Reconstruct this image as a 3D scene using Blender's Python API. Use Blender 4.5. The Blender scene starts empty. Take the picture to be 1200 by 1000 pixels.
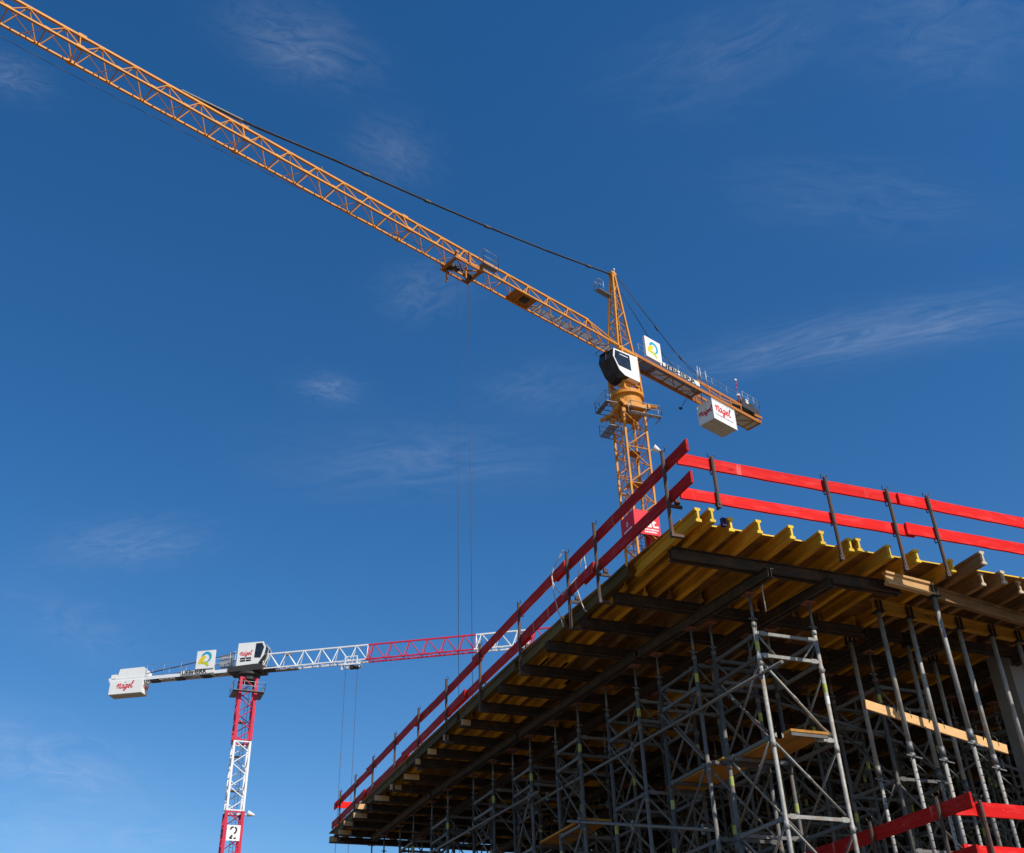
import bpy, math, random
from mathutils import Vector as V, Matrix
random.seed(7)
R = math.radians
SC = bpy.context.scene
COL = SC.collection

# ------------------------------------------------------------------ materials
def new_mat(name):
    m = bpy.data.materials.new(name); m.use_nodes = True
    nt = m.node_tree
    return m, nt, nt.nodes['Principled BSDF']

def coords(nt, scale=(1, 1, 1), kind='Object', jitter=True):
    tc = nt.nodes.new('ShaderNodeTexCoord'); mp = nt.nodes.new('ShaderNodeMapping')
    mp.inputs['Scale'].default_value = scale
    if jitter:                                   # every copy gets its own patch of the texture
        oi = nt.nodes.new('ShaderNodeObjectInfo'); ml = nt.nodes.new('ShaderNodeMath'); ml.operation = 'MULTIPLY'
        ml.inputs[1].default_value = 57.0
        nt.links.new(oi.outputs['Random'], ml.inputs[0])
        cb = nt.nodes.new('ShaderNodeCombineXYZ')
        for i in range(3): nt.links.new(ml.outputs[0], cb.inputs[i])
        nt.links.new(cb.outputs[0], mp.inputs['Location'])
    nt.links.new(tc.outputs[kind], mp.inputs['Vector'])
    return mp.outputs['Vector']

def noise(nt, vec, scale, detail=4, rough=.55):
    n = nt.nodes.new('ShaderNodeTexNoise'); n.inputs['Scale'].default_value = scale
    n.inputs['Detail'].default_value = detail; n.inputs['Roughness'].default_value = rough
    nt.links.new(vec, n.inputs['Vector']); return n.outputs['Fac']

def ramp(nt, fac, stops):
    r = nt.nodes.new('ShaderNodeValToRGB'); e = r.color_ramp.elements
    while len(e) < len(stops): e.new(.5)
    for i, (p, c) in enumerate(stops):
        e[i].position = p; e[i].color = (*c, 1)
    nt.links.new(fac, r.inputs['Fac']); return r.outputs['Color']

def mix(nt, fac, a, b, mode='MIX'):
    m = nt.nodes.new('ShaderNodeMix'); m.data_type = 'RGBA'; m.blend_type = mode
    for s, i in ((fac, 0), (a, 6), (b, 7)):
        if isinstance(s, (int, float)): m.inputs[i].default_value = s
        elif isinstance(s, tuple): m.inputs[i].default_value = (*s, 1)
        else: nt.links.new(s, m.inputs[i])
    return m.outputs[2]

def bump(nt, b, fac, dist=.003, strength=.5):
    n = nt.nodes.new('ShaderNodeBump'); n.inputs['Strength'].default_value = strength
    n.inputs['Distance'].default_value = dist
    nt.links.new(fac, n.inputs['Height']); nt.links.new(n.outputs['Normal'], b.inputs['Normal'])

def vary(nt, col, amount=.3):
    """brightness differs from copy to copy"""
    oi = nt.nodes.new('ShaderNodeObjectInfo'); mr = nt.nodes.new('ShaderNodeMapRange')
    mr.inputs['To Min'].default_value = 1 - amount; mr.inputs['To Max'].default_value = 1 + amount
    nt.links.new(oi.outputs['Random'], mr.inputs['Value'])
    h = nt.nodes.new('ShaderNodeHueSaturation'); nt.links.new(mr.outputs[0], h.inputs['Value'])
    nt.links.new(col, h.inputs['Color']); return h.outputs['Color']

def paint(name, c, rough=.45, wear=(.25, .2, .15), wearpos=.68, metallic=0, var=.0, dirt=.35, scale=3.):
    m, nt, b = new_mat(name); v = coords(nt)
    n1 = noise(nt, v, scale, 6, .6); n2 = noise(nt, v, scale * 7, 5, .65)
    base = mix(nt, ramp(nt, n1, [(.3, (0, 0, 0)), (.75, (dirt,) * 3)]), c, tuple(x * .55 + .02 for x in c))
    col = mix(nt, ramp(nt, n2, [(wearpos, (0, 0, 0)), (wearpos + .08, (.8,) * 3)]), base, wear)
    if var: col = vary(nt, col, var)
    nt.links.new(col, b.inputs['Base Color']); b.inputs['Roughness'].default_value = rough
    b.inputs['Metallic'].default_value = metallic; b.inputs['Specular IOR Level'].default_value = .3
    bump(nt, b, n2, .002, .25)
    return m

def wood(name, c1, c2, axis, rough=.75, stain=(.1, .08, .06), stainpos=.6, var=.25, grain=40, stainamt=.8, ring=True):
    """axis: 0 grain along x, 1 along y"""
    m, nt, b = new_mat(name)
    s = [grain, grain, grain]; s[axis] = grain * .035
    v = coords(nt, tuple(s)); g = noise(nt, v, 1., 6, .6)
    s2 = [1.6, 1.6, 1.6]; s2[axis] = .5
    v2 = coords(nt, tuple(s2)); st = noise(nt, v2, 2.2, 6, .65)
    col = mix(nt, ramp(nt, g, [(.3, (0, 0, 0)), (.7, (1, 1, 1))]), c1, c2)
    col = mix(nt, ramp(nt, st, [(stainpos - .12, (0, 0, 0)), (stainpos + .12, (stainamt,) * 3)]), col, stain)
    if var: col = vary(nt, col, var)
    nt.links.new(col, b.inputs['Base Color']); b.inputs['Roughness'].default_value = rough; b.inputs['Specular IOR Level'].default_value = .07
    bump(nt, b, g, .002, .4)
    return m

def metal(name, c, rough=.5, metallic=.5, rust=(.16, .07, .03), rustpos=.62, var=.15, scale=5., rustamt=.85):
    m, nt, b = new_mat(name); v = coords(nt)
    n1 = noise(nt, v, scale, 6, .65); n2 = noise(nt, v, scale * 6, 4, .6)
    col = mix(nt, ramp(nt, n2, [(.3, (0, 0, 0)), (.7, (1, 1, 1))]), tuple(x * .75 for x in c), tuple(min(1, x * 1.2) for x in c))
    col = mix(nt, ramp(nt, n1, [(rustpos - .08, (0, 0, 0)), (rustpos + .1, (rustamt,) * 3)]), col, rust)
    if var: col = vary(nt, col, var)
    nt.links.new(col, b.inputs['Base Color'])
    b.inputs['Roughness'].default_value = rough; b.inputs['Metallic'].default_value = metallic
    bump(nt, b, n1, .002, .3)
    return m

M = {}
M['timber_y'] = wood('yellow formwork timber along y', (.72, .375, .035), (.58, .27, .024), 1, stain=(.20, .11, .03), stainpos=.60, stainamt=.75)
M['timber_b'] = wood('weathered brown timber along y', (.36, .205, .085), (.25, .13, .05), 1, stain=(.08, .055, .035), stainpos=.56)
M['timber_g'] = wood('grey green weathered timber along y', (.15, .10, .032), (.10, .065, .022), 1, stain=(.07, .05, .025), stainpos=.5)
M['timber_yx'] = wood('yellow formwork timber along x', (.52, .27, .045), (.40, .18, .025), 0, stain=(.12, .07, .03), stainpos=.66)
M['timber_bx'] = wood('weathered brown timber along x', (.30, .17, .08), (.20, .11, .05), 0, stain=(.08, .055, .035), stainpos=.58)
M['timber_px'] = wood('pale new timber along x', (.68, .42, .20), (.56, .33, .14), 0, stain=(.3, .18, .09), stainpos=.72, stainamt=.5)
M['ply'] = wood('formwork plywood', (.36, .165, .045), (.25, .11, .03), 0, grain=16, stain=(.10, .055, .025), stainpos=.56, var=.3)
M['cap'] = paint('bright yellow end paint', (.80, .52, .02), .6, wear=(.42, .26, .08), wearpos=.58, var=.18, scale=9., dirt=.5)
M['cap_pale'] = paint('worn pale timber end', (.55, .45, .3), .7, wear=(.3, .22, .14), wearpos=.6)
M['plank'] = wood('ochre scaffold deck', (.50, .24, .05), (.42, .18, .035), 1, grain=22, stain=(.2, .1, .04), stainpos=.62, var=.1)
M['waler'] = metal('dark oiled steel', (.032, .027, .023), .8, .05, rust=(.085, .045, .025), rustpos=.5, scale=5.)
M['galv'] = metal('galvanised tube', (.11, .108, .104), .7, .08, rust=(.13, .085, .055), rustpos=.56, rustamt=.7, scale=4., var=.4)  # darker copy for tubes under the deck, their shade put into the colour
M['galv_new'] = metal('galvanised clean tube', (.27, .265, .245), .6, .1, rust=(.19, .145, .105), rustpos=.56, rustamt=.7, scale=4., var=.22)  # lighter copy of the same tube steel, sunlight put into the colour
M['jack'] = metal('dull jack steel', (.14, .145, .15), .55, .4, rust=(.14, .07, .04), rustpos=.6)
M['headplate'] = metal('rust brown plate', (.25, .09, .05), .8, .1, rust=(.1, .05, .03), rustpos=.6)
M['post'] = metal('brown guard post steel', (.06, .04, .032), .75, .1, rust=(.12, .05, .03), rustpos=.5, rustamt=.6)
M['hook'] = metal('thin dark rod', (.06, .055, .05), .5, .5)
M['black'] = paint('black clamp iron', (.015, .015, .016), .5, wear=(.06, .05, .05))
M['blue'] = paint('blue formwork steel', (.015, .04, .22), .6)
M['sticker'] = paint('yellow green tape', (.40, .45, .07), .6, wear=(.2, .22, .2), wearpos=.5)
M['tag_w'] = paint('pale tag', (.75, .76, .72), .5, wear=(.4, .4, .4))
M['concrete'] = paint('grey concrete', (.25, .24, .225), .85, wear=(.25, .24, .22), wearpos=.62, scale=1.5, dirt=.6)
M['concrete_d'] = paint('dark damp concrete', (.13, .12, .11), .85, wear=(.09, .085, .08), wearpos=.6, scale=1.5, dirt=.6)  # toned down to cut the light bounced up under the deck
M['rope'] = paint('pale rope', (.55, .52, .46), .8)
M['rebar'] = metal('reinforcing bar', (.13, .09, .07), .6, .5)

def redboard(name, axis, c1=(.78, .020, .017), c2=(.60, .012, .011)):
    m, nt, b = new_mat(name)
    s = [26, 26, 26]; s[axis] = 1.1
    g = noise(nt, coords(nt, tuple(s)), 1., 6, .6)
    s2 = [9, 9, 9]; s2[axis] = 2.2
    w = noise(nt, coords(nt, tuple(s2)), 1.2, 7, .7)
    s3 = [2., 2., .6]; s3[axis] = 5.5
    w2 = noise(nt, coords(nt, tuple(s3)), 1.0, 3, .5)
    col = mix(nt, ramp(nt, g, [(.3, (0, 0, 0)), (.7, (1, 1, 1))]), c1, c2)
    col = mix(nt, ramp(nt, w, [(.50, (0, 0, 0)), (.66, (.55,) * 3)]), col, tuple(min(.85, x * 1.05 + .05) for x in c1))
    col = mix(nt, ramp(nt, w2, [(.66, (0, 0, 0)), (.71, (.65,) * 3)]), col, tuple(min(.8, x + .17) for x in c1))
    kn = nt.nodes.new('ShaderNodeTexVoronoi'); kn.inputs['Scale'].default_value = 3.1; s4 = [1, 1, 1]; s4[axis] = .35; nt.links.new(coords(nt, tuple(s4)), kn.inputs['Vector'])
    col = mix(nt, ramp(nt, kn.outputs['Distance'], [(.03, (.75,) * 3), (.07, (0, 0, 0))]), col, tuple(x * .35 for x in c1))
    sp_n = noise(nt, coords(nt, (6., 6., 6.)), 4.0, 3, .5)
    col = mix(nt, ramp(nt, sp_n, [(.70, (0, 0, 0)), (.74, (.6,) * 3)]), col, tuple(.5 * x + .14 for x in c1))
    col = vary(nt, col, .14)
    nt.links.new(col, b.inputs['Base Color']); b.inputs['Roughness'].default_value = .6
    b.inputs['Specular IOR Level'].default_value = .06
    bump(nt, b, g, .002, .35); return m
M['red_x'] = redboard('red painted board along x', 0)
M['red_y'] = redboard('weathered dark red board along y', 1, (.47, .016, .012), (.33, .011, .009))  # shade on the left-facing boards is put into this darker red

M['cy'] = paint('crane yellow', (.68, .268, .022), .6, wear=(.24, .10, .035), wearpos=.62, scale=.45, dirt=.7)
M['cy_deep'] = paint('crane yellow grimy', (.44, .15, .018), .6, wear=(.15, .08, .04), wearpos=.62, scale=1.2, dirt=.6)
M['grating'] = paint('steel grating', (.26, .25, .27), .7, wear=(.08, .06, .07), wearpos=.52, scale=6.)
M['cw_white'] = paint('white painted metal', (.80, .80, .78), .5, wear=(.52, .50, .45), wearpos=.68, dirt=.22, scale=.9)
M['cw_under'] = paint('raw concrete ballast', (.56, .52, .46), .85, wear=(.38, .35, .31), wearpos=.6, scale=1.2, dirt=.5)
M['wh'] = paint('white crane paint', (.74, .75, .76), .45, wear=(.42, .40, .37), wearpos=.70, dirt=.2, scale=.8)
M['rd'] = paint('crane red paint', (.58, .018, .055), .45, wear=(.25, .03, .04), wearpos=.68, dirt=.25, scale=.8)
M['dark'] = paint('dark machinery', (.04, .035, .034), .6, wear=(.09, .07, .05), wearpos=.6, scale=2.)
M['cable'] = metal('tie bar steel', (.05, .05, .05), .7, .1, scale=2.)
M['wire'] = metal('wire rope', (.05, .05, .055), .6, .4)
M['teal'] = paint('teal sign colour', (.015, .36, .55), .5, wearpos=.9)
M['teal2'] = paint('deep teal sign colour', (.02, .22, .42), .5, wearpos=.9)
M['lime'] = paint('lime sign colour', (.52, .58, .03), .5, wearpos=.9)
M['gold'] = paint('golden sign colour', (.80, .58, .03), .5, wearpos=.9)
M['redtxt'] = paint('red lettering', (.68, .012, .03), .5, wearpos=.9)
M['blktxt'] = paint('black lettering', (.012, .012, .012), .5, wearpos=.9)
M['whttxt'] = paint('white lettering', (.8, .8, .8), .5, wearpos=.9)
M['banner'] = paint('red banner cloth', (.70, .010, .030), .6, wearpos=.9, dirt=.15)
M['rail'] = metal('zinc handrail', (.40, .42, .44), .5, .4, scale=2.)
M['bulb'] = paint('lamp white', (.8, .8, .8), .3, wearpos=.9)
m, nt, b = new_mat('dark cab glass'); b.inputs['Base Color'].default_value = (.012, .016, .024, 1); b.inputs['Roughness'].default_value = .12
n = noise(nt, coords(nt), 1.2, 3); nt.links.new(ramp(nt, n, [(.3, (.008, .011, .018)), (.7, (.03, .04, .055))]), b.inputs['Base Color']); M['glass'] = m

# ------------------------------------------------------------------ mesh builder
class MB:
    def __init__(s): s.v = []; s.f = []; s.sm = []
    def add(s, vs, fs, smooth=False):
        o = len(s.v); s.v += [tuple(p) for p in vs]
        for f in fs: s.f.append(tuple(i + o for i in f)); s.sm.append(smooth)
        return s
    def frame_box(s, c, ux, uy, uz):
        """box from centre and three half-vectors"""
        c, ux, uy, uz = V(c), V(ux), V(uy), V(uz)
        vs = [c + ux * a + uy * b_ + uz * d for a in (-1, 1) for b_ in (-1, 1) for d in (-1, 1)]
        fs = [(0, 1, 3, 2), (4, 6, 7, 5), (0, 4, 5, 1), (2, 3, 7, 6), (0, 2, 6, 4), (1, 5, 7, 3)]
        if ux.cross(uy).dot(uz) < 0: fs = [f[::-1] for f in fs]
        return s.add(vs, fs)
    def box(s, a, b_):
        a, b_ = V(a), V(b_); c = (a + b_) / 2; h = (b_ - a) / 2
        return s.frame_box(c, (h.x, 0, 0), (0, h.y, 0), (0, 0, h.z))
    def tube(s, p, q, r, n=8, r2=None, cap=True):
        p, q = V(p), V(q); d = (q - p)
        if d.length < 1e-6: return s
        d.normalize(); u = d.cross(V((0, 0, 1)) if abs(d.z) < .9 else V((1, 0, 0))).normalized(); w = d.cross(u)
        r2 = r if r2 is None else r2
        vs = []
        for k in range(n):
            t = 2 * math.pi * k / n; e = u * math.cos(t) + w * math.sin(t)
            vs += [p + e * r, q + e * r2]
        s.add(vs, [(2 * k, 2 * ((k + 1) % n), 2 * ((k + 1) % n) + 1, 2 * k + 1) for k in range(n)], True)
        if cap:
            o = len(s.v) - 2 * n
            s.f.append(tuple(o + 2 * k for k in reversed(range(n)))); s.sm.append(False)
            s.f.append(tuple(o + 2 * k + 1 for k in range(n))); s.sm.append(False)
        return s
    def bar(s, p, q, w, h, up=(0, 0, 1)):
        """rectangular bar p-q, width w across, height h towards up"""
        p, q = V(p), V(q); d = q - p; L = d.length; d.normalize(); u = V(up)
        if abs(d.dot(u)) > .98: u = V((1, 0, 0))
        side = d.cross(u).normalized(); uu = side.cross(d).normalized()
        return s.frame_box((p + q) / 2, d * (L / 2), side * (w / 2), uu * (h / 2))
    def profile(s, pts, p, q, up=(0, 0, 1)):
        """extrude a closed 2D outline (side, up) from p to q"""
        p, q = V(p), V(q); d = (q - p).normalized(); u = V(up)
        side = d.cross(u).normalized(); uu = side.cross(d).normalized(); n = len(pts)
        vs = [p + side * a + uu * b_ for a, b_ in pts] + [q + side * a + uu * b_ for a, b_ in pts]
        fs = [(i, (i + 1) % n, n + (i + 1) % n, n + i) for i in range(n)]
        fs += [tuple(reversed(range(n))), tuple(range(n, 2 * n))]
        return s.add(vs, fs)
    def path(s, pts, r, n=6):
        for a, b_ in zip(pts[:-1], pts[1:]): s.tube(a, b_, r, n)
        return s
    def build(s, name, mat, parent=None, loc=None):
        me = bpy.data.meshes.new(name)
        base = V(loc) if loc is not None else (parent_base(parent) if parent else V((0, 0, 0)))
        me.from_pydata([tuple(V(p) - base) for p in s.v], [], s.f); me.update()
        me.polygons.foreach_set('use_smooth', s.sm)
        me.materials.append(mat)
        o = bpy.data.objects.new(name, me); COL.objects.link(o)
        if parent: o.parent = parent
        else: o.location = base
        if parent and loc is not None: o.location = base - parent_base(parent)
        return o

def parent_base(o):
    b_ = V(o.location)
    while o.parent: o = o.parent; b_ += V(o.location)
    return b_

def tag(o, label, cat, group=None):
    o['label'] = label; o['category'] = cat
    if group: o['group'] = group
    return o
def thing(name, label, cat, loc=(0, 0, 0), group=None):
    o = bpy.data.objects.new(name, None); COL.objects.link(o); o.location = loc; o.empty_display_size = .2
    return tag(o, label, cat, group)
def struct(o, kind='structure'): o['kind'] = kind; return o
def dup(root, loc, label, group=None):
    def cp(o, par):
        c = o.copy(); COL.objects.link(c); c.parent = par
        for ch in list(o.children): cp(ch, c)
        return c
    r = cp(root, None); r.location = loc; r['label'] = label
    if group: r['group'] = group
    return r
ORD = 'first second third fourth fifth sixth seventh eighth ninth tenth eleventh twelfth thirteenth fourteenth fifteenth sixteenth seventeenth eighteenth nineteenth twentieth'.split()

# ------------------------------------------------------------------ camera, sky, sun
CAMX = (0.93072707, -0.36443368, -0.03058132)
CAMY = (-0.17567262, -0.51885472, 0.83661754)
CAMZ = (-0.32075887, -0.77329029, -0.54693316)
cam = bpy.data.cameras.new('camera'); co = bpy.data.objects.new('camera', cam); COL.objects.link(co)
co.matrix_world = Matrix(((CAMX[0], CAMY[0], CAMZ[0], 0), (CAMX[1], CAMY[1], CAMZ[1], 0), (CAMX[2], CAMY[2], CAMZ[2], 1.7), (0, 0, 0, 1)))
cam.sensor_width = 36; cam.lens = 1251.92 / 1200 * 36; cam.clip_start = .1; cam.clip_end = 6000
SC.camera = co

SUN = V((.28, -.68, .75)).normalized()
EL = math.asin(SUN.z); ROT = math.atan2(SUN.x, SUN.y)
w = bpy.data.worlds.new('World'); SC.world = w; w.use_nodes = True
nt = w.node_tree; bg = nt.nodes['Background']
sky = nt.nodes.new('ShaderNodeTexSky'); sky.sky_type = 'NISHITA'; sky.sun_disc = False
sky.sun_elevation = EL; sky.sun_rotation = ROT; sky.altitude = 300; sky.air_density = 1.0; sky.dust_density = .3; sky.ozone_density = 2.5
bg.inputs['Strength'].default_value = .10
# thin cirrus high in the sky dome: streaked noise on the plane of the cloud layer
tc = nt.nodes.new('ShaderNodeTexCoord'); sp = nt.nodes.new('ShaderNodeSeparateXYZ'); nt.links.new(tc.outputs['Generated'], sp.inputs[0])
def wm(op, a, b_=None):
    n_ = nt.nodes.new('ShaderNodeMath'); n_.operation = op
    for i, s_ in enumerate((a, b_)):
        if s_ is None: continue
        if isinstance(s_, (int, float)): n_.inputs[i].default_value = s_
        else: nt.links.new(s_, n_.inputs[i])
    return n_.outputs[0]
zz = wm('MAXIMUM', sp.outputs['Z'], .06)
cx = wm('DIVIDE', sp.outputs['X'], zz); cy_ = wm('DIVIDE', sp.outputs['Y'], zz)
cb = nt.nodes.new('ShaderNodeCombineXYZ'); nt.links.new(cx, cb.inputs[0]); nt.links.new(cy_, cb.inputs[1])
def streak(rot, sc, loc, scale, lo, hi, rough=.62, dist=.9):
    mp = nt.nodes.new('ShaderNodeMapping'); mp.inputs['Rotation'].default_value = (0, 0, rot); mp.inputs['Scale'].default_value = sc
    mp.inputs['Location'].default_value = loc
    nt.links.new(cb.outputs[0], mp.inputs[0])
    n_ = nt.nodes.new('ShaderNodeTexNoise'); n_.inputs['Scale'].default_value = scale; n_.inputs['Detail'].default_value = 5
    n_.inputs['Roughness'].default_value = rough; n_.inputs['Distortion'].default_value = dist
    nt.links.new(mp.outputs[0], n_.inputs['Vector'])
    r_ = nt.nodes.new('ShaderNodeMapRange'); r_.interpolation_type = 'SMOOTHSTEP'
    r_.inputs['From Min'].default_value = lo; r_.inputs['From Max'].default_value = hi
    nt.links.new(n_.outputs['Fac'], r_.inputs['Value']); return r_.outputs[0]
fine = streak(R(38), (.6, 2.2, 1), (3.1, 1.7, 0), 3.6, .40, .82, .70, 1.4)
warp = nt.nodes.new('ShaderNodeTexNoise'); warp.inputs['Scale'].default_value = 3.; warp.inputs['Detail'].default_value = 3; nt.links.new(cb.outputs[0], warp.inputs['Vector'])
wsep = nt.nodes.new('ShaderNodeSeparateXYZ'); nt.links.new(warp.outputs['Color'], wsep.inputs[0])
wx_ = wm('MULTIPLY', wm('SUBTRACT', wsep.outputs[0], .5), .09); wy_ = wm('MULTIPLY', wm('SUBTRACT', wsep.outputs[1], .5), .09)
cxw = wm('ADD', cx, wx_); cyw = wm('ADD', cy_, wy_)
# each wisp: start and end on the cloud layer (in units of its height), width, density
WISPS = [(0.003,0.751,0.163,0.799,0.039,0.50),(0.179,0.859,0.264,0.930,0.041,0.35),(0.216,1.396,0.326,1.421,0.039,0.45),(-0.129,2.179,0.154,1.941,0.084,0.40),
 (0.783,1.169,1.252,0.822,0.060,0.60),(0.227,1.668,0.738,1.466,0.103,0.28),(-0.385,3.825,0.130,3.493,0.5,0.50),(-0.236,0.931,-0.165,0.943,0.031,0.40),
 (0.283,1.182,0.401,1.072,0.057,0.25),(0.442,0.717,0.649,0.543,0.068,0.22),(-0.410,5.288,0.535,4.289,0.8,0.45),(-0.228,2.584,0.062,2.442,0.234,0.20),
 (0.629,0.516,0.873,0.461,0.086,0.25),(0.505,1.360,0.687,1.222,0.072,0.20),(1.024,0.716,0.617,0.804,0.054,0.20)]
tot = None
for ax_, ay_, bx_, by_, wd_, am_ in WISPS:
    L_ = math.hypot(bx_ - ax_, by_ - ay_); tx, ty = (bx_ - ax_) / L_, (by_ - ay_) / L_; mx_, my_ = (ax_ + bx_) / 2, (ay_ + by_) / 2
    dx_ = wm('SUBTRACT', cxw, mx_); dy_ = wm('SUBTRACT', cyw, my_)
    u_ = wm('DIVIDE', wm('ADD', wm('MULTIPLY', dx_, tx), wm('MULTIPLY', dy_, ty)), L_ * .42)
    v_ = wm('DIVIDE', wm('SUBTRACT', wm('MULTIPLY', dy_, tx), wm('MULTIPLY', dx_, ty)), wd_)
    e_ = wm('POWER', 2.718, wm('MULTIPLY', wm('ADD', wm('MULTIPLY', u_, u_), wm('MULTIPLY', v_, v_)), -1.))
    cv = nt.nodes.new('ShaderNodeCombineXYZ'); nt.links.new(wm('MULTIPLY', u_, 1.0), cv.inputs[0]); nt.links.new(wm('MULTIPLY', wm('ADD', v_, wm('MULTIPLY', u_, .25)), 1.35), cv.inputs[1]); cv.inputs[2].default_value = ax_ * 7 + by_
    fn = nt.nodes.new('ShaderNodeTexNoise'); fn.inputs['Scale'].default_value = 1.5; fn.inputs['Detail'].default_value = 4.5; fn.inputs['Roughness'].default_value = .68; fn.inputs['Distortion'].default_value = 1.1
    nt.links.new(cv.outputs[0], fn.inputs['Vector'])
    fr_ = nt.nodes.new('ShaderNodeMapRange'); fr_.inputs['From Min'].default_value = .28; fr_.inputs['From Max'].default_value = .80; nt.links.new(fn.outputs['Fac'], fr_.inputs['Value'])
    m_ = wm('MULTIPLY', wm('MULTIPLY', e_, am_), fr_.outputs[0]); tot = m_ if tot is None else wm('ADD', tot, m_)
cl = wm('MULTIPLY', wm('MULTIPLY', tot, wm('ADD', wm('MULTIPLY', fine, .45), .55)), .56)
hs = nt.nodes.new('ShaderNodeHueSaturation'); hs.inputs['Saturation'].default_value = 1.335; hs.inputs['Hue'].default_value = .502; hs.inputs['Value'].default_value = 1.06
nt.links.new(sky.outputs[0], hs.inputs['Color'])
mxn = nt.nodes.new('ShaderNodeMix'); mxn.data_type = 'RGBA'; mxn.inputs[7].default_value = (6.0, 6.6, 7.4, 1)
nt.links.new(cl, mxn.inputs[0]); nt.links.new(hs.outputs[0], mxn.inputs[6]); nt.links.new(mxn.outputs[2], bg.inputs['Color'])

w.cycles.sampling_method = 'MANUAL'; w.cycles.sample_map_resolution = 256
sl = bpy.data.lights.new('sun', 'SUN'); sl.energy = 4.5; sl.angle = R(.53); sl.color = (1, .93, .82)
so = bpy.data.objects.new('sun', sl); COL.objects.link(so); so.rotation_euler = (-SUN).to_track_quat('-Z', 'Y').to_euler(); so.location = SUN * 150
SC.view_settings.view_transform = 'Standard'; SC.view_settings.look = 'None'; SC.view_settings.exposure = 0.3; SC.view_settings.gamma = 1
SC.render.engine = 'CYCLES'; SC.cycles.max_bounces = 6; SC.cycles.diffuse_bounces = 4

# ------------------------------------------------------------------ ground
m, nt, b = new_mat('site ground'); v = coords(nt, jitter=False)
n1 = noise(nt, v, .15, 8, .65); n2 = noise(nt, v, 3., 6, .6)
c_ = mix(nt, n2, ramp(nt, n1, [(.3, (.135, .103, .064)), (.7, (.20, .158, .103))]), (.07, .055, .038))
nt.links.new(c_, b.inputs['Base Color']); b.inputs['Roughness'].default_value = .95; bump(nt, b, n2, .03, .6)
g = MB(); N = 24; S = 3000
for i in range(N):
    for j in range(N):
        x0, x1 = -S + 2 * S * i / N, -S + 2 * S * (i + 1) / N; y0, y1 = -S + 2 * S * j / N, -S + 2 * S * (j + 1) / N
        g.add([(x0, y0, 0), (x1, y0, 0), (x1, y1, 0), (x0, y1, 0)], [(0, 1, 2, 3)])
struct(g.build('ground', m))
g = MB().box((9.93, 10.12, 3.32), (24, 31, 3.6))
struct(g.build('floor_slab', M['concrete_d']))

g = MB().box((23.9, 11.6, 3.604), (24.3, 30.2, 8.37)); tag(g.build('concrete_wall', M['concrete_d'], loc=(24, 21, 3.6)), 'dark concrete wall closing the right side of the space under the deck', 'wall')['kind'] = 'thing'  # added to cover open sky and keep side light off the interior
g = MB().box((13.0, 30.25, 3.604), (24.3, 30.6, 8.37)); tag(g.build('concrete_wall', M['concrete_d'], loc=(18, 30.4, 3.6)), 'dark concrete wall closing the back of the space under the deck', 'wall')['kind'] = 'thing'  # out of view, added to keep rear sky light off the interior

# ------------------------------------------------------------------ formwork deck
EDGE = [(10.0, 6.95), (10.5, 6.92), (11.66, 6.83), (13.2, 6.75), (14.6, 6.68), (16.3, 6.61), (21, 6.55), (32, 6.53)]
def edge(y):
    for (y0, x0), (y1, x1) in zip(EDGE[:-1], EDGE[1:]):
        if y <= y1: return x0 + (x1 - x0) * (y - y0) / (y1 - y0)
    return EDGE[-1][1]
ZS = 8.38          # soffit
YB = 29.6; XR = 24.0
# plywood sheets
ys = [10.88, 13.4, 15.9, 18.4, 20.9, 23.4, 25.9, YB]
xs = [None] + [6.92 + 1.25 * k for k in range(1, 14)] + [XR]
for j in range(len(ys) - 1):
    for i in range(len(xs) - 1):
        y0, y1 = ys[j], ys[j + 1]
        a0 = edge(y0) if i == 0 else xs[i]; a1 = edge(y1) if i == 0 else xs[i]; bx = xs[i + 1]
        mb = MB(); z0, z1 = ZS, ZS + .021
        vs = [(a0, y0, z0), (bx, y0, z0), (bx, y1, z0), (a1, y1, z0), (a0, y0, z1), (bx, y0, z1), (bx, y1, z1), (a1, y1, z1)]
        mb.add(vs, [(3, 2, 1, 0), (4, 5, 6, 7), (0, 1, 5, 4), (1, 2, 6, 5), (2, 3, 7, 6), (3, 0, 4, 7)])
        o = mb.build('plywood_sheet', M['ply'], loc=((a0 + bx) / 2, (y0 + y1) / 2, z0))
        if j == 0 and i < 6:
            tag(o, 'plywood sheet whose thin front edge shows between yellow joist ends, %s from the slab corner' % ORD[i], 'plywood', 'plywood sheets of the deck')
        elif i == 0:
            tag(o, 'plywood sheet along the left slab edge, %s back from the near corner' % ORD[j], 'plywood', 'plywood sheets of the deck')
        else:
            tag(o, 'brown plywood sheet of the shaded soffit, away from the slab edges', 'plywood', 'plywood sheets of the deck')
        if j == 0:
            e = MB().box((a0 + .003, y0 - .004, z0 + .001), (bx - .003, y0 - .0005, z1 - .001))
            e.build('painted_edge', M['cap'], o, )

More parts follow.
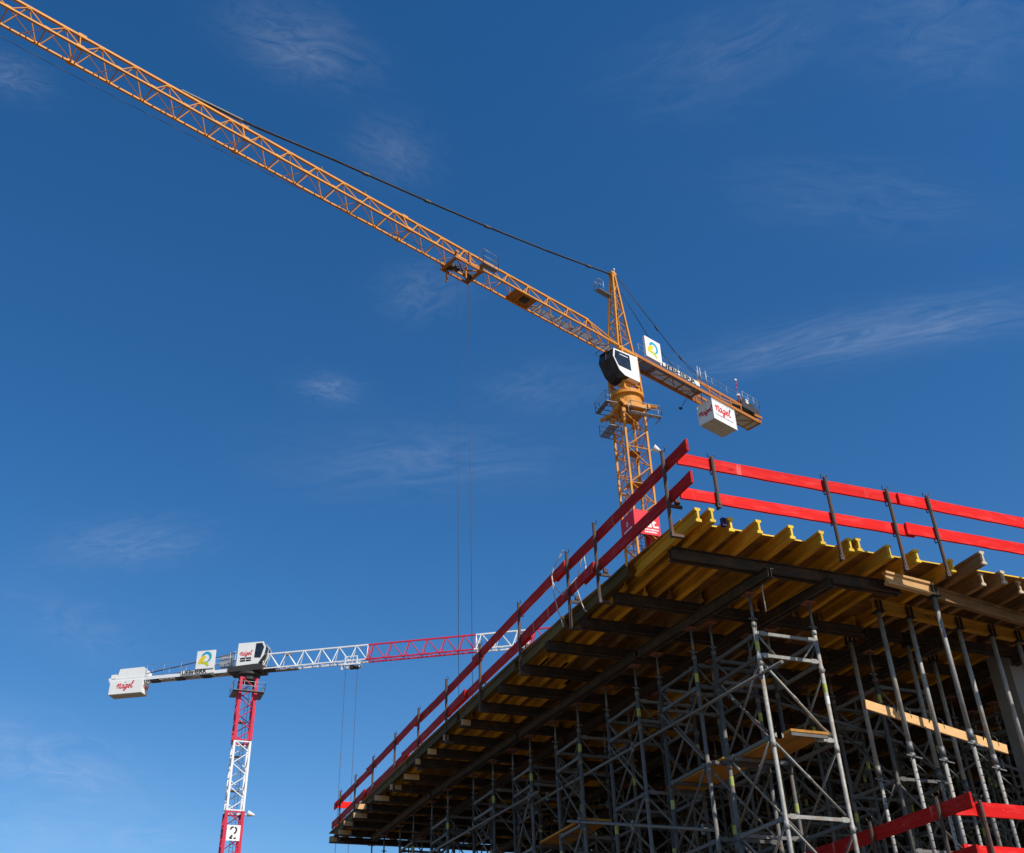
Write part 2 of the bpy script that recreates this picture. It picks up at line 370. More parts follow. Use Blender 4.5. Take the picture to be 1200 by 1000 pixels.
# I-section timber joists
HP = [(-.04, -.1), (.04, -.1), (.04, -.064), (.014, -.054), (.014, .054), (.04, .064), (.04, .1), (-.04, .1), (-.04, .064), (-.014, .054), (-.014, -.054), (-.04, -.064)]
CAPP = [(x * 1.05, z * 1.02) for x, z in HP]
def joist(x, y0, y1, mat, cap=None, z=None):
    z = ZS - .1 if z is None else z
    mb = MB().profile(HP, (x, y0, z), (x, y1, z)); o = mb.build('timber_joist', mat, loc=(x, y0, z - .1))
    if cap:
        MB().profile(CAPP, (x, y0 - .004, z), (x, y0 + .035, z)).build('end_cap', cap, o)
    return o
front = [(6.925, 10.48), (7.20, 10.44), (7.575, 10.56), (7.96, 10.52), (8.465, 10.50), (8.955, 10.55), (9.455, 10.58), (9.567, 10.57), (10.11, 10.61), (10.58, 10.60),
         (11.275, 10.67), (11.52, 10.36), (12.03, 10.91), (12.28, 10.74), (12.78, 10.95), (13.26, 10.8)]
lines = front + [(13.75 + .5 * k, 10.75 + .1 * (k % 3)) for k in range(19)]
interior_lbl = 'brown timber joist crossing the dark soffit deep under the deck'
JG = 'timber joists under the deck'
for k, (x, yf) in enumerate(lines):
    cap = M['cap'] if k < 11 else M['cap_pale']
    mat = M['timber_y'] if k < 11 else M['timber_b']
    y = yf; seg = 0; side = 1
    while y < YB - .5:
        L = (2.65 if k else 1.75) if seg == 0 else random.choice((2.9, 3.3, 3.3, 3.9))
        if k == 0 and seg: L = (2.0, 1.95, 2.9, 3.3, 3.3, 3.3, 3.3)[min(seg - 1, 6)]
        y1 = min(y + L, YB - .05)
        if k == 0: xx = edge((y + y1) / 2) + .045 if seg else x
        else: xx = x + (edge((y + y1) / 2) - 6.92) * max(0, 1 - (x - 7) / 6) + (.043 * side if seg else 0)
        mt = mat if seg == 0 else (M['timber_g'] if k == 0 else random.choice((M['timber_y'], M['timber_b'], M['timber_y'])))
        if k == 0 and seg == 0: mt = M['timber_y']
        if seg == 0 and k: y += random.uniform(-.03, .03)
        o = joist(xx, y, y1, mt, cap if seg == 0 else None); o.rotation_euler.z = R(random.uniform(-.5, .5)) if k else 0.
        if k == 0 and seg == 0: lb = 'yellow timber joist at the near slab corner, outermost on the left'
        elif k == 0: lb = 'weathered edge joist of the left slab side, %s behind the yellow corner joist' % ORD[seg - 1]
        elif seg == 0 and k < 11: lb = 'yellow ended timber joist poking past the front edge, %s from the corner joist' % ORD[k - 1]
        elif seg == 0 and k < 16: lb = 'brown joist with pale worn end, %s to the right of the yellow ended ones' % ORD[k - 11]
        elif seg == 1 and k < 11: lb = 'timber joist lapping behind the front row, %s from the left slab edge' % ORD[k - 1]
        else: lb = interior_lbl
        tag(o, lb, 'joist', JG)
        y = y1 + .02 if k == 0 else y1 - .45
        side = -side; seg += 1
# a blue steel section between the second and third joist ends
mb = MB(); x0 = 7.40
for sgn in (-1, 1): mb.bar((x0 + .02 * sgn, 10.60, 8.32), (x0 + .02 * sgn, 10.66, 8.32), .012, .09)
mb.box((x0 - .03, 10.60, 8.366), (x0 + .03, 10.66, 8.378)); mb.box((x0 - .03, 10.60, 8.264), (x0 + .03, 10.66, 8.274))
tag(mb.build('steel_beam', M['blue'], loc=(x0, 10.6, 8.2)), 'blue painted steel section tucked between yellow joist ends near the slab corner', 'beam')

# double channel steel walers
def channels(mb, p, q, h=.14, fl=.05, gap=.05, t=.007):
    p, q = V(p), V(q)
    for s in (-1, 1):
        g0 = s * gap / 2
        pr = [(g0, -h / 2), (g0 + s * fl, -h / 2), (g0 + s * fl, -h / 2 + t * 1.3), (g0 + s * t, -h / 2 + t * 1.3), (g0 + s * t, h / 2 - t * 1.3), (g0 + s * fl, h / 2 - t * 1.3), (g0 + s * fl, h / 2), (g0, h / 2)]
        if s < 0: pr = pr[::-1]
        mb.profile(pr, p, q)
    n = max(2, int((q - p).length / .6)); d = (q - p).normalized()
    side = d.cross(V((0, 0, 1)))
    for i in range(n + 1):
        c = p + (q - p) * ((i + .08) / (n + .16))
        mb.frame_box(c, d * .012, side * (gap / 2 - .002), V((0, 0, h * .36)))
    return mb
WY = [11.29, 12.86, 13.84, 14.86, 15.95, 16.95, 17.95, 18.94, 19.94, 20.9, 21.65, 22.8, 23.7, 24.7, 25.55, 26.4, 27.25, 28.2, 29.05]
ZW = ZS - .2 - .073
for i, y in enumerate(WY):
    jx = random.uniform(-.05, .05)
    e = [6.93, 6.85, 6.77, 6.62][i] if i < 4 else edge(y) + jx
    if i >= 11: e = (6.60, 6.54, 6.46, 6.22, 6.39, 6.36, 6.45, 6.44)[i - 11]
    segs = [(e, 10.6), (11.3, 15.5), (15.6, 20.), (20.1, 23.9)] if i else [(e, 10.72)]
    if i: segs[0] = (e, 11.25)
    for s_, (a0, a1) in enumerate(segs):
        z_ = ZW - (.012 if i == 0 else 0)
        o = channels(MB(), (a0, y, z_), (a1, y, z_), h=.146 if i else .17).build('steel_waler', M['waler'], loc=(a0, y, z_))
        if s_ == 0: lb = 'dark double channel steel waler ending at the left slab edge, %s' % ('nearest to the slab corner' if i == 0 else '%s back from the corner' % ORD[i])
        else: lb = 'dark steel waler crossing under the shaded soffit, clear of the left slab edge'
        tag(o, lb, 'waler', 'steel walers under the joists')
        if s_ == 0 and i > 6: MB().box((a0 + .004, y - .068, z_ - .058), (a0 + (.10 if i < 11 else .26) + .08 * (i % 2), y - .036, z_ + .058)).build('wood_packer', M['timber_px'], o)  # pale block stands for the sunlit dusty steel of the waler end

# ------------------------------------------------------------------ shoring towers
PAIRS = [(11.72, 12.85), (13.08, 14.2), (14.75, 15.8), (16.75, 17.74), (18.68, 19.6), (20.36, 21.45), (22.75, 23.9), (25.1, 26.2), (27.3, 28.4)]
LEGX = [(11.72, 8.40), (13.1, 8.22), (14.75, 8.13), (16.75, 8.0), (18.7, 7.88), (20.4, 7.74), (22.8, 7.62), (26, 7.48), (30, 7.45)]
def legx(y):
    for (y0, x0), (y1, x1) in zip(LEGX[:-1], LEGX[1:]):
        if y <= y1: return x0 + (x1 - x0) * (y - y0) / (y1 - y0)
    return LEGX[-1][1]
LEV = [7.31, 6.99, 5.885, 4.854, 3.80, 2.75, 1.7, .6]
ZL2 = ZW - .075 - .07
ZH = ZL2 - .07            # top of tower heads
def make_tower(zb, wx, wy, label, lit_tone):
    t = thing('shoring_tower', label, 'tower', (0, 0, zb), 'shoring towers under the deck')
    tube = M['galv_new'] if lit_tone else M['galv']
    zb_ = zb
    for ix in (0, 1):
        for iy in (0, 1):
            x, y = ix * wx, iy * wy
            mb = MB().tube((x, y, zb_ + .25), (x, y, 7.45), .030, 10)
            for z in LEV[1:]:
                if z > zb_ + .3: mb.tube((x, y, z - .16), (x, y, z - .06), .035, 10)
            mb.tube((x, y, 7.39), (x, y, 7.46), .036, 10)
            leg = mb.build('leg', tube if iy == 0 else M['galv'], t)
            z = (7.05, 5.5, 6.55, 5.2)[ix * 2 + iy]
            MB().tube((x, y, z), (x, y, z + .13), .0308, 10, cap=False).build('tape_band', M['sticker'], leg)
            if iy == 0 and lit_tone: MB().tube((x, y, z - .16), (x, y, z - .05), .0308, 10, cap=False).build('tag_band', M['tag_w'], leg)
            j = MB().tube((x, y, 7.45), (x, y, ZH - .006), .019, 8).tube((x, y, 7.50), (x, y, 7.535), .034, 8)
            j.bar((x - .07, y, 7.517), (x + .07, y, 7.517), .014, .014); MB().tube((x, y, zb_), (x, y, zb_ + .25), .019, 8).box((x - .07, y - .07, zb_), (x + .07, y + .07, zb_ + .008)).build('base_jack', M['jack'], t)
            jk = j.build('screw_jack', M['jack'], t)
            MB().box((x - .085, y - .085, ZH - .012), (x + .085, y + .085, ZH - .002)).build('head_plate', M['headplate'], jk)
    levs = [z for z in LEV if z > zb_ + .3]
    def horiz(mb, p, q, flat=True):
        mb.bar(p, q, .034, .045)
        d = (V(q) - V(p)).normalized()
        for e_, sg in ((V(p), 1), (V(q), -1)):
            c = e_ + d * (.075 * sg); mb.frame_box(c, d * .045, d.cross(V((0, 0, 1))) * .021, V((0, 0, .032)))
    for iy in (0, 1):                       # frames facing the street
        y = iy * wy
        for z in levs:
            if lit_tone and iy == 0 and abs(z - 5.885) < .01:
                for xa, xb_ in ((.03, .17), (wx - .32, wx - .03)): mb = MB(); horiz(mb, (xa, y, z), (xb_, y, z)); mb.build('ledger_bracket', tube, t)
                continue
            mb = MB(); horiz(mb, (.03, y, z), (wx - .03, y, z)); mb.build('ledger', tube if iy == 0 else M['galv'], t)
        for sx_, x_ in ((1, .04), (-1, wx - .04)): MB().tube((x_, y, 7.27), (x_ + .23 * sx_, y, 7.01), .014, 6).build('corner_brace', tube if iy == 0 else M['galv'], t)
        for k in range(1, len(levs) - 1):
            a, c = levs[k], levs[k + 1]
            d = MB()
            off = .035 if iy == 0 else -.035
            d.tube((.03, y + off, a - .06), (wx - .03, y + off, c + .06), .017, 8)
            mid = V((wx * .5, y + off, (a + c) / 2)); dr = (V((wx - .06, 0, c - a + .12))).normalized()
            d.tube(mid - dr * .05, mid + dr * .05, .022, 8)
            d.build('diagonal_brace', tube, t)
    for ix in (0, 1):                       # side frames
        x = ix * wx
        for z in levs: mb = MB(); horiz(mb, (x, .03, z - .02), (x, wy - .03, z - .02)); mb.build('ledger', M['galv'], t)
        for sy_, y_ in ((1, .04), (-1, wy - .04)): MB().tube((x, y_, 7.25), (x, y_ + .24 * sy_, 6.99), .014, 6).build('corner_brace', M['galv'], t)
        for k in range(1, len(levs) - 1):
            a, c = levs[k], levs[k + 1]; d = MB(); off = .035 if ix else -.035
            p, q = ((x + off, .03, a - .08), (x + off, wy - .03, c + .05))
            if k % 2: p, q = (x + off, wy - .03, a - .08), (x + off, .03, c + .05)
            d.tube(p, q, .017, 8)
            d.build('diagonal_brace', M['galv'], t)
            if k == 1 or k == 3: MB().tube((p[0] + .04, q[1], p[2]), (p[0] + .04, p[1], q[2]), .017, 8).build('diagonal_brace', M['galv'], t)
    return t
def move_root(t, x, y):
    t.location = (x, y, t.location.z)
protos = {}
def tower(x, y0, y1, zb, wx, label, lit_tone=False):
    wy = round(y1 - y0, 1); key = (zb, wx, wy, lit_tone)
    if key not in protos:
        t = make_tower(zb, wx, wy, label, lit_tone); protos[key] = t
        t.location = (x, y0, zb); return t
    t = dup(protos[key], (x + random.uniform(-.03, .03), y0 + random.uniform(-.04, .04), zb), label); t.rotation_euler.z = R(random.uniform(-1.6, 1.6)); return t
for i, (y0, y1) in enumerate(PAIRS):
    if i == 0: lb = 'shoring tower nearest the slab corner, with a sunlit pale front frame'
    else: lb = 'shoring tower of the row along the left slab edge, %s behind the corner tower' % ORD[i - 1]
    tower(legx(y0), y0, y1, 0., 1.0, lb, lit_tone=(i == 0))
cols = [11.6, 14.4, 17.2, 20.0]
names_c = ['second row from the left slab edge', 'third row from the left slab edge', 'dim rows at the far right under the deck', 'dim rows at the far right under the deck']
for c, x in enumerate(cols):
    for i, (y0, y1) in enumerate(PAIRS):
        if i == 0: continue
        dy = .35 if c % 2 else 0.
        xx = x + (legx(y0) - 8.4) * (.6, .35, .2, .1)[c]
        if c < 2: lb = 'shoring tower in the %s, %s from the front' % (names_c[c], ORD[i - 1])
        else: lb = 'grey shoring tower standing in the ' + names_c[c]
        tower(xx, y0 + dy, y1 + dy, 3.6, 1.0, lb)
# walers along the tower heads
L2 = [8.30, 9.33] + [cx_ + d for cx_ in cols for d in (-.02, 1.02)]
for k, x in enumerate(L2):
    spans = [(11.13, 14.4), (14.5, 18.9), (19., 23.5), (23.6, 28.0)] if k < 2 else [(12.6, 16.5), (16.6, 21), (21.1, 25), (25.1, 29)]
    for s_, (a0, a1) in enumerate(spans):
        f = [1, 1, .6, .6, .35, .35, .2, .2, .1, .1][k]
        dx0, dx1 = (legx(a0) - 8.4) * f, (legx(a1) - 8.4) * f
        o = channels(MB(), (x + dx0, a0, ZL2), (x + dx1, a1, ZL2), h=.138).build('steel_waler', M['waler'], loc=(x + dx0, a0, ZL2))
        if k < 2 and s_ == 0: lb = ('dark steel waler on the left legs of the corner tower, channel ends facing the front', 'dark steel waler on the right legs of the corner tower, channel ends facing the front')[k]
        else: lb = 'dark steel waler lying along the tower heads in the shade'
        tag(o, lb, 'waler', 'steel walers on the tower heads')
# a threaded tie hanging from the corner waler
tag(MB().tube((8.48, 11.5, 7.55), (8.48, 11.5, 8.0), .008, 6).tube((8.48, 11.5, 7.93), (8.48, 11.5, 7.95), .03, 6).build('tie_rod', M['rope'], loc=(8.48, 11.5, 7.5)), 'thin pale tie rod hanging beside the head of the corner tower leg', 'rod')

# deck boards in the towers
def plank(x0, x1, y0, y1, z, label, edge_=True, t=.035):
    mb = MB().box((x0, y0, z), (x1, y1, z + t))
    o = mb.build('scaffold_plank', M['plank'], loc=((x0 + x1) / 2, (y0 + y1) / 2, z))
    tag(o, label, 'plank', 'ochre deck boards in the towers')
    for yy in (y0 + .02, y1 - .02): MB().box((x0 + .01, yy - .012, z - .05), (x1 - .01, yy + .012, z - .002)).build('end_frame', M['galv'], o)
    return o
plank(8.62, 9.22, 11.6, 12.95, 5.92, 'ochre deck board with a bright lit front edge in the corner tower')
plank(8.42, 9.02, 13.0, 14.6, 5.92, 'ochre deck board behind the corner tower, seen from below left of its front leg')
plank(7.95, 8.5, 16.75, 18.6, 5.92, 'ochre deck board low in the shaded left tower row at the bottom of the view')

# long scaffold tubes clamped to the legs
def stube(p, q, label, mat='galv', r=.0242, clamps=()):
    o = MB().tube(p, q, r, 10).build('scaffold_tube', M[mat], loc=p); tag(o, label, 'tube', 'scaffold tubes clamped to the towers')
    p, q = V(p), V(q)
    for f in (.06, .5, .9):
        cl_ = MB(); c = p + (q - p) * f; d = (q - p).normalized(); cl_.tube(c - d * .03, c + d * .03, .036, 8); cl_.bar(c + V((.0, 0, -.07)), c + V((0, 0, .07)), .05, .03)
        cl_.build('coupler', M['jack'], o)
stube((8.24, 11.02, 6.62), (7.95, 19.0, 6.66), 'long horizontal tube whose open end sticks out past the corner tower leg')
stube((7.80, 18.2, 6.73), (7.42, 24.6, 6.75), 'long horizontal tube continuing behind the first one in the left tower row')
stube((7.66, 21.2, 5.4), (7.4, 28.5, 6.1), 'slanting tube far back in the left tower row')
stube((8.25, 13.2, 5.0), (7.9, 17.2, 6.0), 'slanting tube low beside the left row planks')
rr = random.Random(3)
for k in range(44):
    x = rr.uniform(8.6, 17); y = rr.uniform(12.9, 24); z = rr.uniform(4.6, 7.4)
    if k % 2: q = (x + rr.uniform(2, 4.5), y + .1, z + rr.uniform(-.9, .9))
    else: q = (x + .1, y + rr.uniform(2, 5), z + rr.uniform(-1.2, 1.2))
    stube((x, y, z), q, 'grey tube bracing the towers in the dark interior')

# ------------------------------------------------------------------ front right: beams on single props
def xbeam(p, q, mat, label, caps=None, name='timber_beam'):
    o = MB().profile(HP, p, q).build(name, mat, loc=p); tag(o, label, 'beam')
    if caps:
        d = (V(q) - V(p)).normalized(); MB().profile(CAPP, V(p) - d * .004, V(p) + d * .03).build('end_cap', caps, o)
    return o
yb = xbeam((10.66, 11.83, ZS - .3 - .004), (14.2, 12.22, ZS - .3 - .004), M['timber_yx'], 'yellow timber beam held in black fork heads of the right hand props')
# stencilled words on its web
def text_mesh(body, size, mat, name, parent, origin, ux, uy, bold=0.0, sx=1.0, align='LEFT', shear=0.0):
    cu = bpy.data.curves.new(name, 'FONT'); cu.body = body; cu.size = size; cu.align_x = align; cu.offset = bold; cu.shear = shear; cu.resolution_u = 3
    tmp = bpy.data.objects.new('tmp', cu); COL.objects.link(tmp)
    bpy.context.view_layer.update()
    me = bpy.data.meshes.new_from_object(tmp.evaluated_get(bpy.context.evaluated_depsgraph_get()))
    bpy.data.objects.remove(tmp); bpy.data.curves.remove(cu)
    base = parent_base(parent); O, X, Y = V(origin), V(ux).normalized(), V(uy).normalized()
    for v_ in me.vertices: v_.co = O + X * (v_.co.x * sx) + Y * v_.co.y - base
    me.materials.clear(); me.materials.append(mat); me.name = name
    o = bpy.data.objects.new(name, me); COL.objects.link(o); o.parent = parent; return o
d = V((14.2 - 10.66, .39, 0)).normalized()
text_mesh('PERI  PERI', .075, M['blktxt'], 'stencil', yb, V((11.72, 11.83 + .11 * 1.06, ZS - .335)) + V((.11, -1, 0)).normalized() * .018, d, (0, 0, 1))
xbeam((11.29, 11.2, ZS - .3 - .002), (15.2, 11.95, ZS - .3 - .002), M['timber_bx'], 'long brown weathered timber beam under the right hand joists')
xbeam((10.24, 10.985, ZS - .302), (11.2, 11.11, ZS - .302), M['timber_px'], 'short pale timber beam catching sun under the front joists')

def make_prop(label, mat):
    """telescopic prop, head at z = 0 of its own frame going down"""
    t = thing('steel_prop', label, 'prop', (0, 0, 0), 'single steel props at the front right')
    L = 4.36
    mb = MB().tube((0, 0, -.05), (0, 0, -2.15), .036, 12)
    mb.build('outer_tube', mat, t)
    inn = MB().tube((0, 0, -2.1), (0, 0, -L), .029, 12).build('inner_tube', mat, t)
    h = MB()
    for k in range(20):
        z = -2.42 - .1 * k
        for a in (-1.9, -1.2, 1.25): 
            e = V((math.cos(a), math.sin(a), 0)); u = V((-e.y, e.x, 0)); c = V((0, 0, z)) + e * .0293
            h.add([c + u * (.008 * math.cos(t_)) + V((0, 0, .010 * math.sin(t_))) for t_ in [i * math.pi / 4 for i in range(8)]], [tuple(range(8))])
    h.build('pin_holes', M['black'], inn)
    n_ = MB().tube((0, 0, -2.0), (0, 0, -2.14), .045, 12).tube((0, 0, -2.16), (0, 0, -2.22), .05, 12).bar((-.12, -.03, -2.19), (.13, -.04, -2.23), .018, .018)
    n_.tube((.04, 0, -2.3), (.16, -.02, -2.42), .007, 6).tube((-.055, 0, -2.26), (.055, 0, -2.26), .009, 6)
    n_.build('collar_nut', M['jack'], t)
    MB().box((-.07, -.07, -L - .008), (.07, .07, -L)).build('foot_plate', M['jack'], t)
    f = MB().box((-.075, -.085, -.05), (.075, .085, -.04))
    for sy in (-1, 1):
        f.box((-.06, sy * .05 - .006, -.04), (-.02, sy * .05 + .006, .14)); f.box((.02, sy * .05 - .006, -.04), (.06, sy * .05 + .006, .14))
    f.build('fork_head', M['black'], t)
    return t
ZP = ZS - .4 - .004 + .04
pr = make_prop('sunlit steel prop in front of the others, standing under the pale short beam', M['galv_new'])
zf = lambda: 3.6
pr.location = (11.19, 11.13, ZP)
def ybeam(x): return 11.83 + .1102 * (x - 10.66)
PL = [(10.66 + .09, 'steel prop with rope knots, leftmost under the yellow beam'), (11.37, 'steel prop under the yellow beam, left of the sunlit front prop'), (12.42, 'steel prop close behind the sunlit front prop'),
      (13.15, 'steel prop in front of the left corner of the concrete column'), (13.75, 'steel prop in front of the right side of the concrete column')]
for x, lb in PL: dup(pr, (x, ybeam(x), ZP), lb)
# prop feet reach z 3.6 slab
# extra dim props behind
for x, y in ((11.1, 13.0), (12.1, 12.85), (13.0, 13.3)):
    dup(pr, (x, y, ZP), 'dim steel prop behind the front row of props')

# concrete column
cmb = MB().box((14.22, 12.9, 3.6), (14.66, 13.35, ZS - .2))
for zc in (4.9, 6.2, 7.4): cmb.box((14.217, 12.897, zc), (14.663, 13.353, zc + .012))
ccol = tag(cmb.build('concrete_column', M['concrete'], loc=(14.44, 13.1, 3.6)), 'square grey concrete column rising under the right hand end of the deck', 'column')

# pale plank tied behind the props
p, q = V((10.25, 11.99, 6.56)), V((13.0, 12.30, 6.22))
o = MB().bar(p, q, .035, .135).build('plank', M['timber_px'], loc=p); tag(o, 'pale tan plank tied slanting across the steel props', 'plank')
MB().bar(p + (q - p).normalized() * -.002, p + (q - p).normalized() * .01, .037, .137).build('sawn_end', M['timber_bx'], o)
rp = MB()
for x in (10.75, 11.37, 12.42):
    c = V((x, ybeam(x), 6.55 - (x - 10.4) * .125))
    pts = [c + V((math.cos(a) * .055, math.sin(a) * .06 + .03, .05 * math.sin(a * 2) + .02 * k)) for k in range(2) for a in [i * math.pi / 5 for i in range(11)]]
    rp = MB().path(pts, .006, 5); rp.path([c + V((.03, -.05, 0)), c + V((.08, -.07, -.05)), c + V((.10, -.06, -.16))], .005, 5)
    tag(rp.build('rope_tie', M['hook'], loc=c), 'dark rope tied round a steel prop at the slanting plank, %s' % {10.75: 'leftmost of three', 11.37: 'middle of three', 12.42: 'rightmost of three'}[x], 'rope')

# ------------------------------------------------------------------ guard rails
UPV = V((0, 0, 1))
def board(p, q, mat, label, group, h=.165, t=.035):
    p, q = V(p), V(q); d = (q - p); L = d.length; d.normalize(); sd = d.cross(UPV).normalized(); uu = sd.cross(d); mb = MB(); vs = []; n_ = max(4, int(L / .22))
    bow, tw = random.uniform(-.012, .012), random.uniform(-.010, .010)
    for i in range(n_ + 1):
        f = i / n_; c = p + d * (L * f) + uu * (bow * math.sin(math.pi * f) + random.uniform(-.0015, .0015)) + sd * (tw * math.sin(math.pi * f))
        e0, e1 = random.uniform(-.003, .003), random.uniform(-.003, .003)
        if i in (0, n_): e0, e1 = -.006, .006
        vs += [c - sd * t / 2 + uu * (-h / 2 + e0), c + sd * t / 2 + uu * (-h / 2 + e0), c + sd * t / 2 + uu * (h / 2 + e1), c - sd * t / 2 + uu * (h / 2 + e1)]
    fs = [(3, 2, 1, 0), tuple(4 * n_ + k for k in range(4))]
    for i in range(n_):
        for k in range(4): a, b_ = 4 * i + k, 4 * i + (k + 1) % 4; fs.append((a, b_, b_ + 4, a + 4))
    mb.add(vs, fs); o = mb.build('guardrail_board', mat, loc=p); tag(o, label, 'guard board', group); return o
GR = 'red boards of the front deck guardrail'; GL = 'red boards of the left deck guardrail'
board((6.70, 10.455, 9.082), (10.42, 10.455, 9.10), M['red_x'], 'sunlit red upper guardrail board running right from the slab corner', GR, .172)
board((10.30, 10.415, 9.075), (15.2, 10.415, 9.06), M['red_x'], 'sunlit red upper guardrail board at the right edge of the view', GR, .178)
board((6.68, 10.455, 8.55), (10.45, 10.455, 8.585), M['red_x'], 'sunlit red lower guardrail board running right from the slab corner', GR, .165)
board((10.30, 10.415, 8.595), (15.2, 10.415, 8.57), M['red_x'], 'sunlit red lower guardrail board at the right edge of the view', GR, .178)
ups = [(10.08, 14.35), (13.95, 18.3), (17.9, 22.1), (21.8, 26.1), (25.7, 29.6)]
lws = [(10.08, 13.35), (12.95, 16.0), (15.5, 19.9), (18.75, 23.0), (22.6, 26.6), (26.2, 29.6)]
for lst, z, nm, dz in ((ups, 9.085, 'upper', .02), (lws, 8.60, 'lower', .022)):
    for i, (a0, a1) in enumerate(lst):
        off = -.018 if i % 2 else .018; s = 1 if i % 2 else -1
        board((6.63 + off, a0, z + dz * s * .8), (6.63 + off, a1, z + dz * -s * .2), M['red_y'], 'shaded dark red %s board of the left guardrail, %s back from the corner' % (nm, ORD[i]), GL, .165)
for z, nm in ((9.085, 'upper'), (8.6, 'lower')):
    board((6.6, 29.35, z), (11.5, 29.35, z), M['red_x'], 'bright red %s guardrail board at the far end of the deck' % nm, 'red boards of the far deck guardrail', .175)

def make_post(label, kind, group, zt, zb_):
    """kind 'x': board plane faces -y (post in front of it), 'y': faces -x"""
    t = thing('guardrail_post', label, 'guard post', (0, 0, 0), group)
    H = zt - zb_
    mb = MB().box((-.022, -.014, 0), (.022, .014, H)).box((-.012, -.022, .02), (.012, .022, H - .02))
    mb.build('post_tube', M['post'], t)
    hk = MB()
    if kind == 'x':
        hk.path([(-.06, .0, H + .05), (-.045, .03, H + .005), (.0, .02, H - .02), (.045, .03, H + .005), (.06, 0, H + .06)], .006, 5)
        for z in (H - .25, H - .74):
            hk.path([(0, -.03, z), (0, .075, z), (0, .085, z + .07)], .008, 5)
        hk.build('hook', M['hook'], t)
        MB().box((-.03, -.016, -.02), (.03, .026, .05)).box((-.012, -.008, -.03), (.012, .06, -.008)).build('clamp', M['post'], t)
    else:
        hk.path([(.0, -.06, H + .05), (.03, -.045, H + .005), (.02, 0, H - .02), (.03, .045, H + .005), (0, .06, H + .05)], .006, 5)
        for z in (H - .25, H - .74): hk.path([(-.03, 0, z), (.08, 0, z), (.09, 0, z + .07)], .008, 5)
        hk.build('hook', M['hook'], t)
        MB().box((.0, -.025, -.025), (.16, .025, .015)).box((-.02, -.03, -.03), (.02, .03, .05)).build('clamp', M['post'], t)
        st = MB().box((.16, -.018, .42), (.195, .018, H - .82)).box((.02, -.015, H - .86), (.2, .015, H - .82)).box((.1, -.02, H - .80), (.17, .02, H - .74))
        st.build('strut', M['post'], t)
    return t
PG = 'brown steel posts of the front guardrail'
xp = make_post('brown steel post in front of the sunlit red boards, second from the slab corner', 'x', PG, 9.2, 7.93); xp.location = (9.045, 10.40, 7.93)
for x, lb in ((10.105, 'brown steel post clamped to the short pale beam, third from the slab corner'), (10.81, 'brown steel post clamped beside the short pale beam, fourth from the slab corner'), (12.95, 'brown steel post of the front guardrail at the right edge of the view')):
    dup(xp, (x, 10.375 if x > 10.2 else 10.40, 7.93), lb)
for z_ in (0,):
    sp_ = make_post('brown steel post on the second joist end, first right of the slab corner', 'x', PG, 9.19, 8.42); sp_.location = (7.225, 10.41, 8.42)
PLG = 'steel posts of the left guardrail'
posts = [10.62, 12.8, 13.82, 15.88, 17.85, 19.82, 21.7, 23.5, 25.4, 27.1, 28.7]
yp = None
for i, y in enumerate(posts):
    lb = 'dark steel post of the left guardrail, %s back from the slab corner' % ORD[i] if i else 'dark steel post where the two guardrails cross at the slab corner'
    if yp is None:
        yp = make_post(lb, 'y', PLG, 9.27, 8.0); yp.location = (6.585, y, 8.0)
    else: dup(yp, (6.585, y, 8.0), lb)
# pale rope looped over the boards at the third post
P0 = V((6.55, 13.85, 9.3))
pts = [P0 + V((-.02, -.02, 0)), P0 + V((.02, .10, .02)), P0 + V((-.04, .32, -.14)), P0 + V((-.06, .38, -.30)), P0 + V((-.05, .30, -.5)), P0 + V((-.05, .12, -.68)), P0 + V((-.05, .0, -.76)), P0 + V((-.05, -.1, -.72)), P0 + V((.1, -.25, -.55)), P0 + V((.12, -.45, -.2)), P0 + V((.1, -.55, -.5)), P0 + V((.1, -.5, -.8))]
tag(MB().path(pts, .009, 6).path([P0 + V((-.06, .36, -.28)), P0 + V((-.07, .30, -.62)), P0 + V((-.06, .20, -.95)), P0 + V((-.05, .12, -1.12)), P0 + V((-.03, .1, -1.25))], .009, 6).path([P0 + V((.1, -.2, -.75)), P0 + V((.12, -.28, -1.0)), P0 + V((.12, -.36, -1.14)), P0 + V((.11, -.45, -1.2))], .008, 6).build('rope', M['rope'], loc=P0), 'pale rope looped over the left guardrail boards at a post', 'rope')
# starter bars and loose wires standing on the deck far back on the left
for k, y in enumerate((22.3, 23.1, 24.2, 25.0, 26.3)):
    mb = MB(); x = 6.95 + .1 * (k % 3)
    mb.path([(x, y - .9, 8.46), (x, y - .2, 8.55), (x, y + .55, 8.6), (x, y + .6, 8.9 + .05 * (k % 2))], .008, 6)
    mb.path([(x + .05, y - .5, 8.95), (x + .05, y + .6, 8.98), (x + .05, y + .65, 8.6)], .008, 6)
    mb.box((x - .03, y - .1, 8.401), (x + .08, y + .1, 8.47))
    tag(mb.build('rebar_bracket', M['rebar'], loc=(x, y, 8.4)), 'thin bent reinforcing bars on the deck behind the left guardrail, %s of five going back' % ORD[k], 'rebar', 'reinforcing bars on the deck')

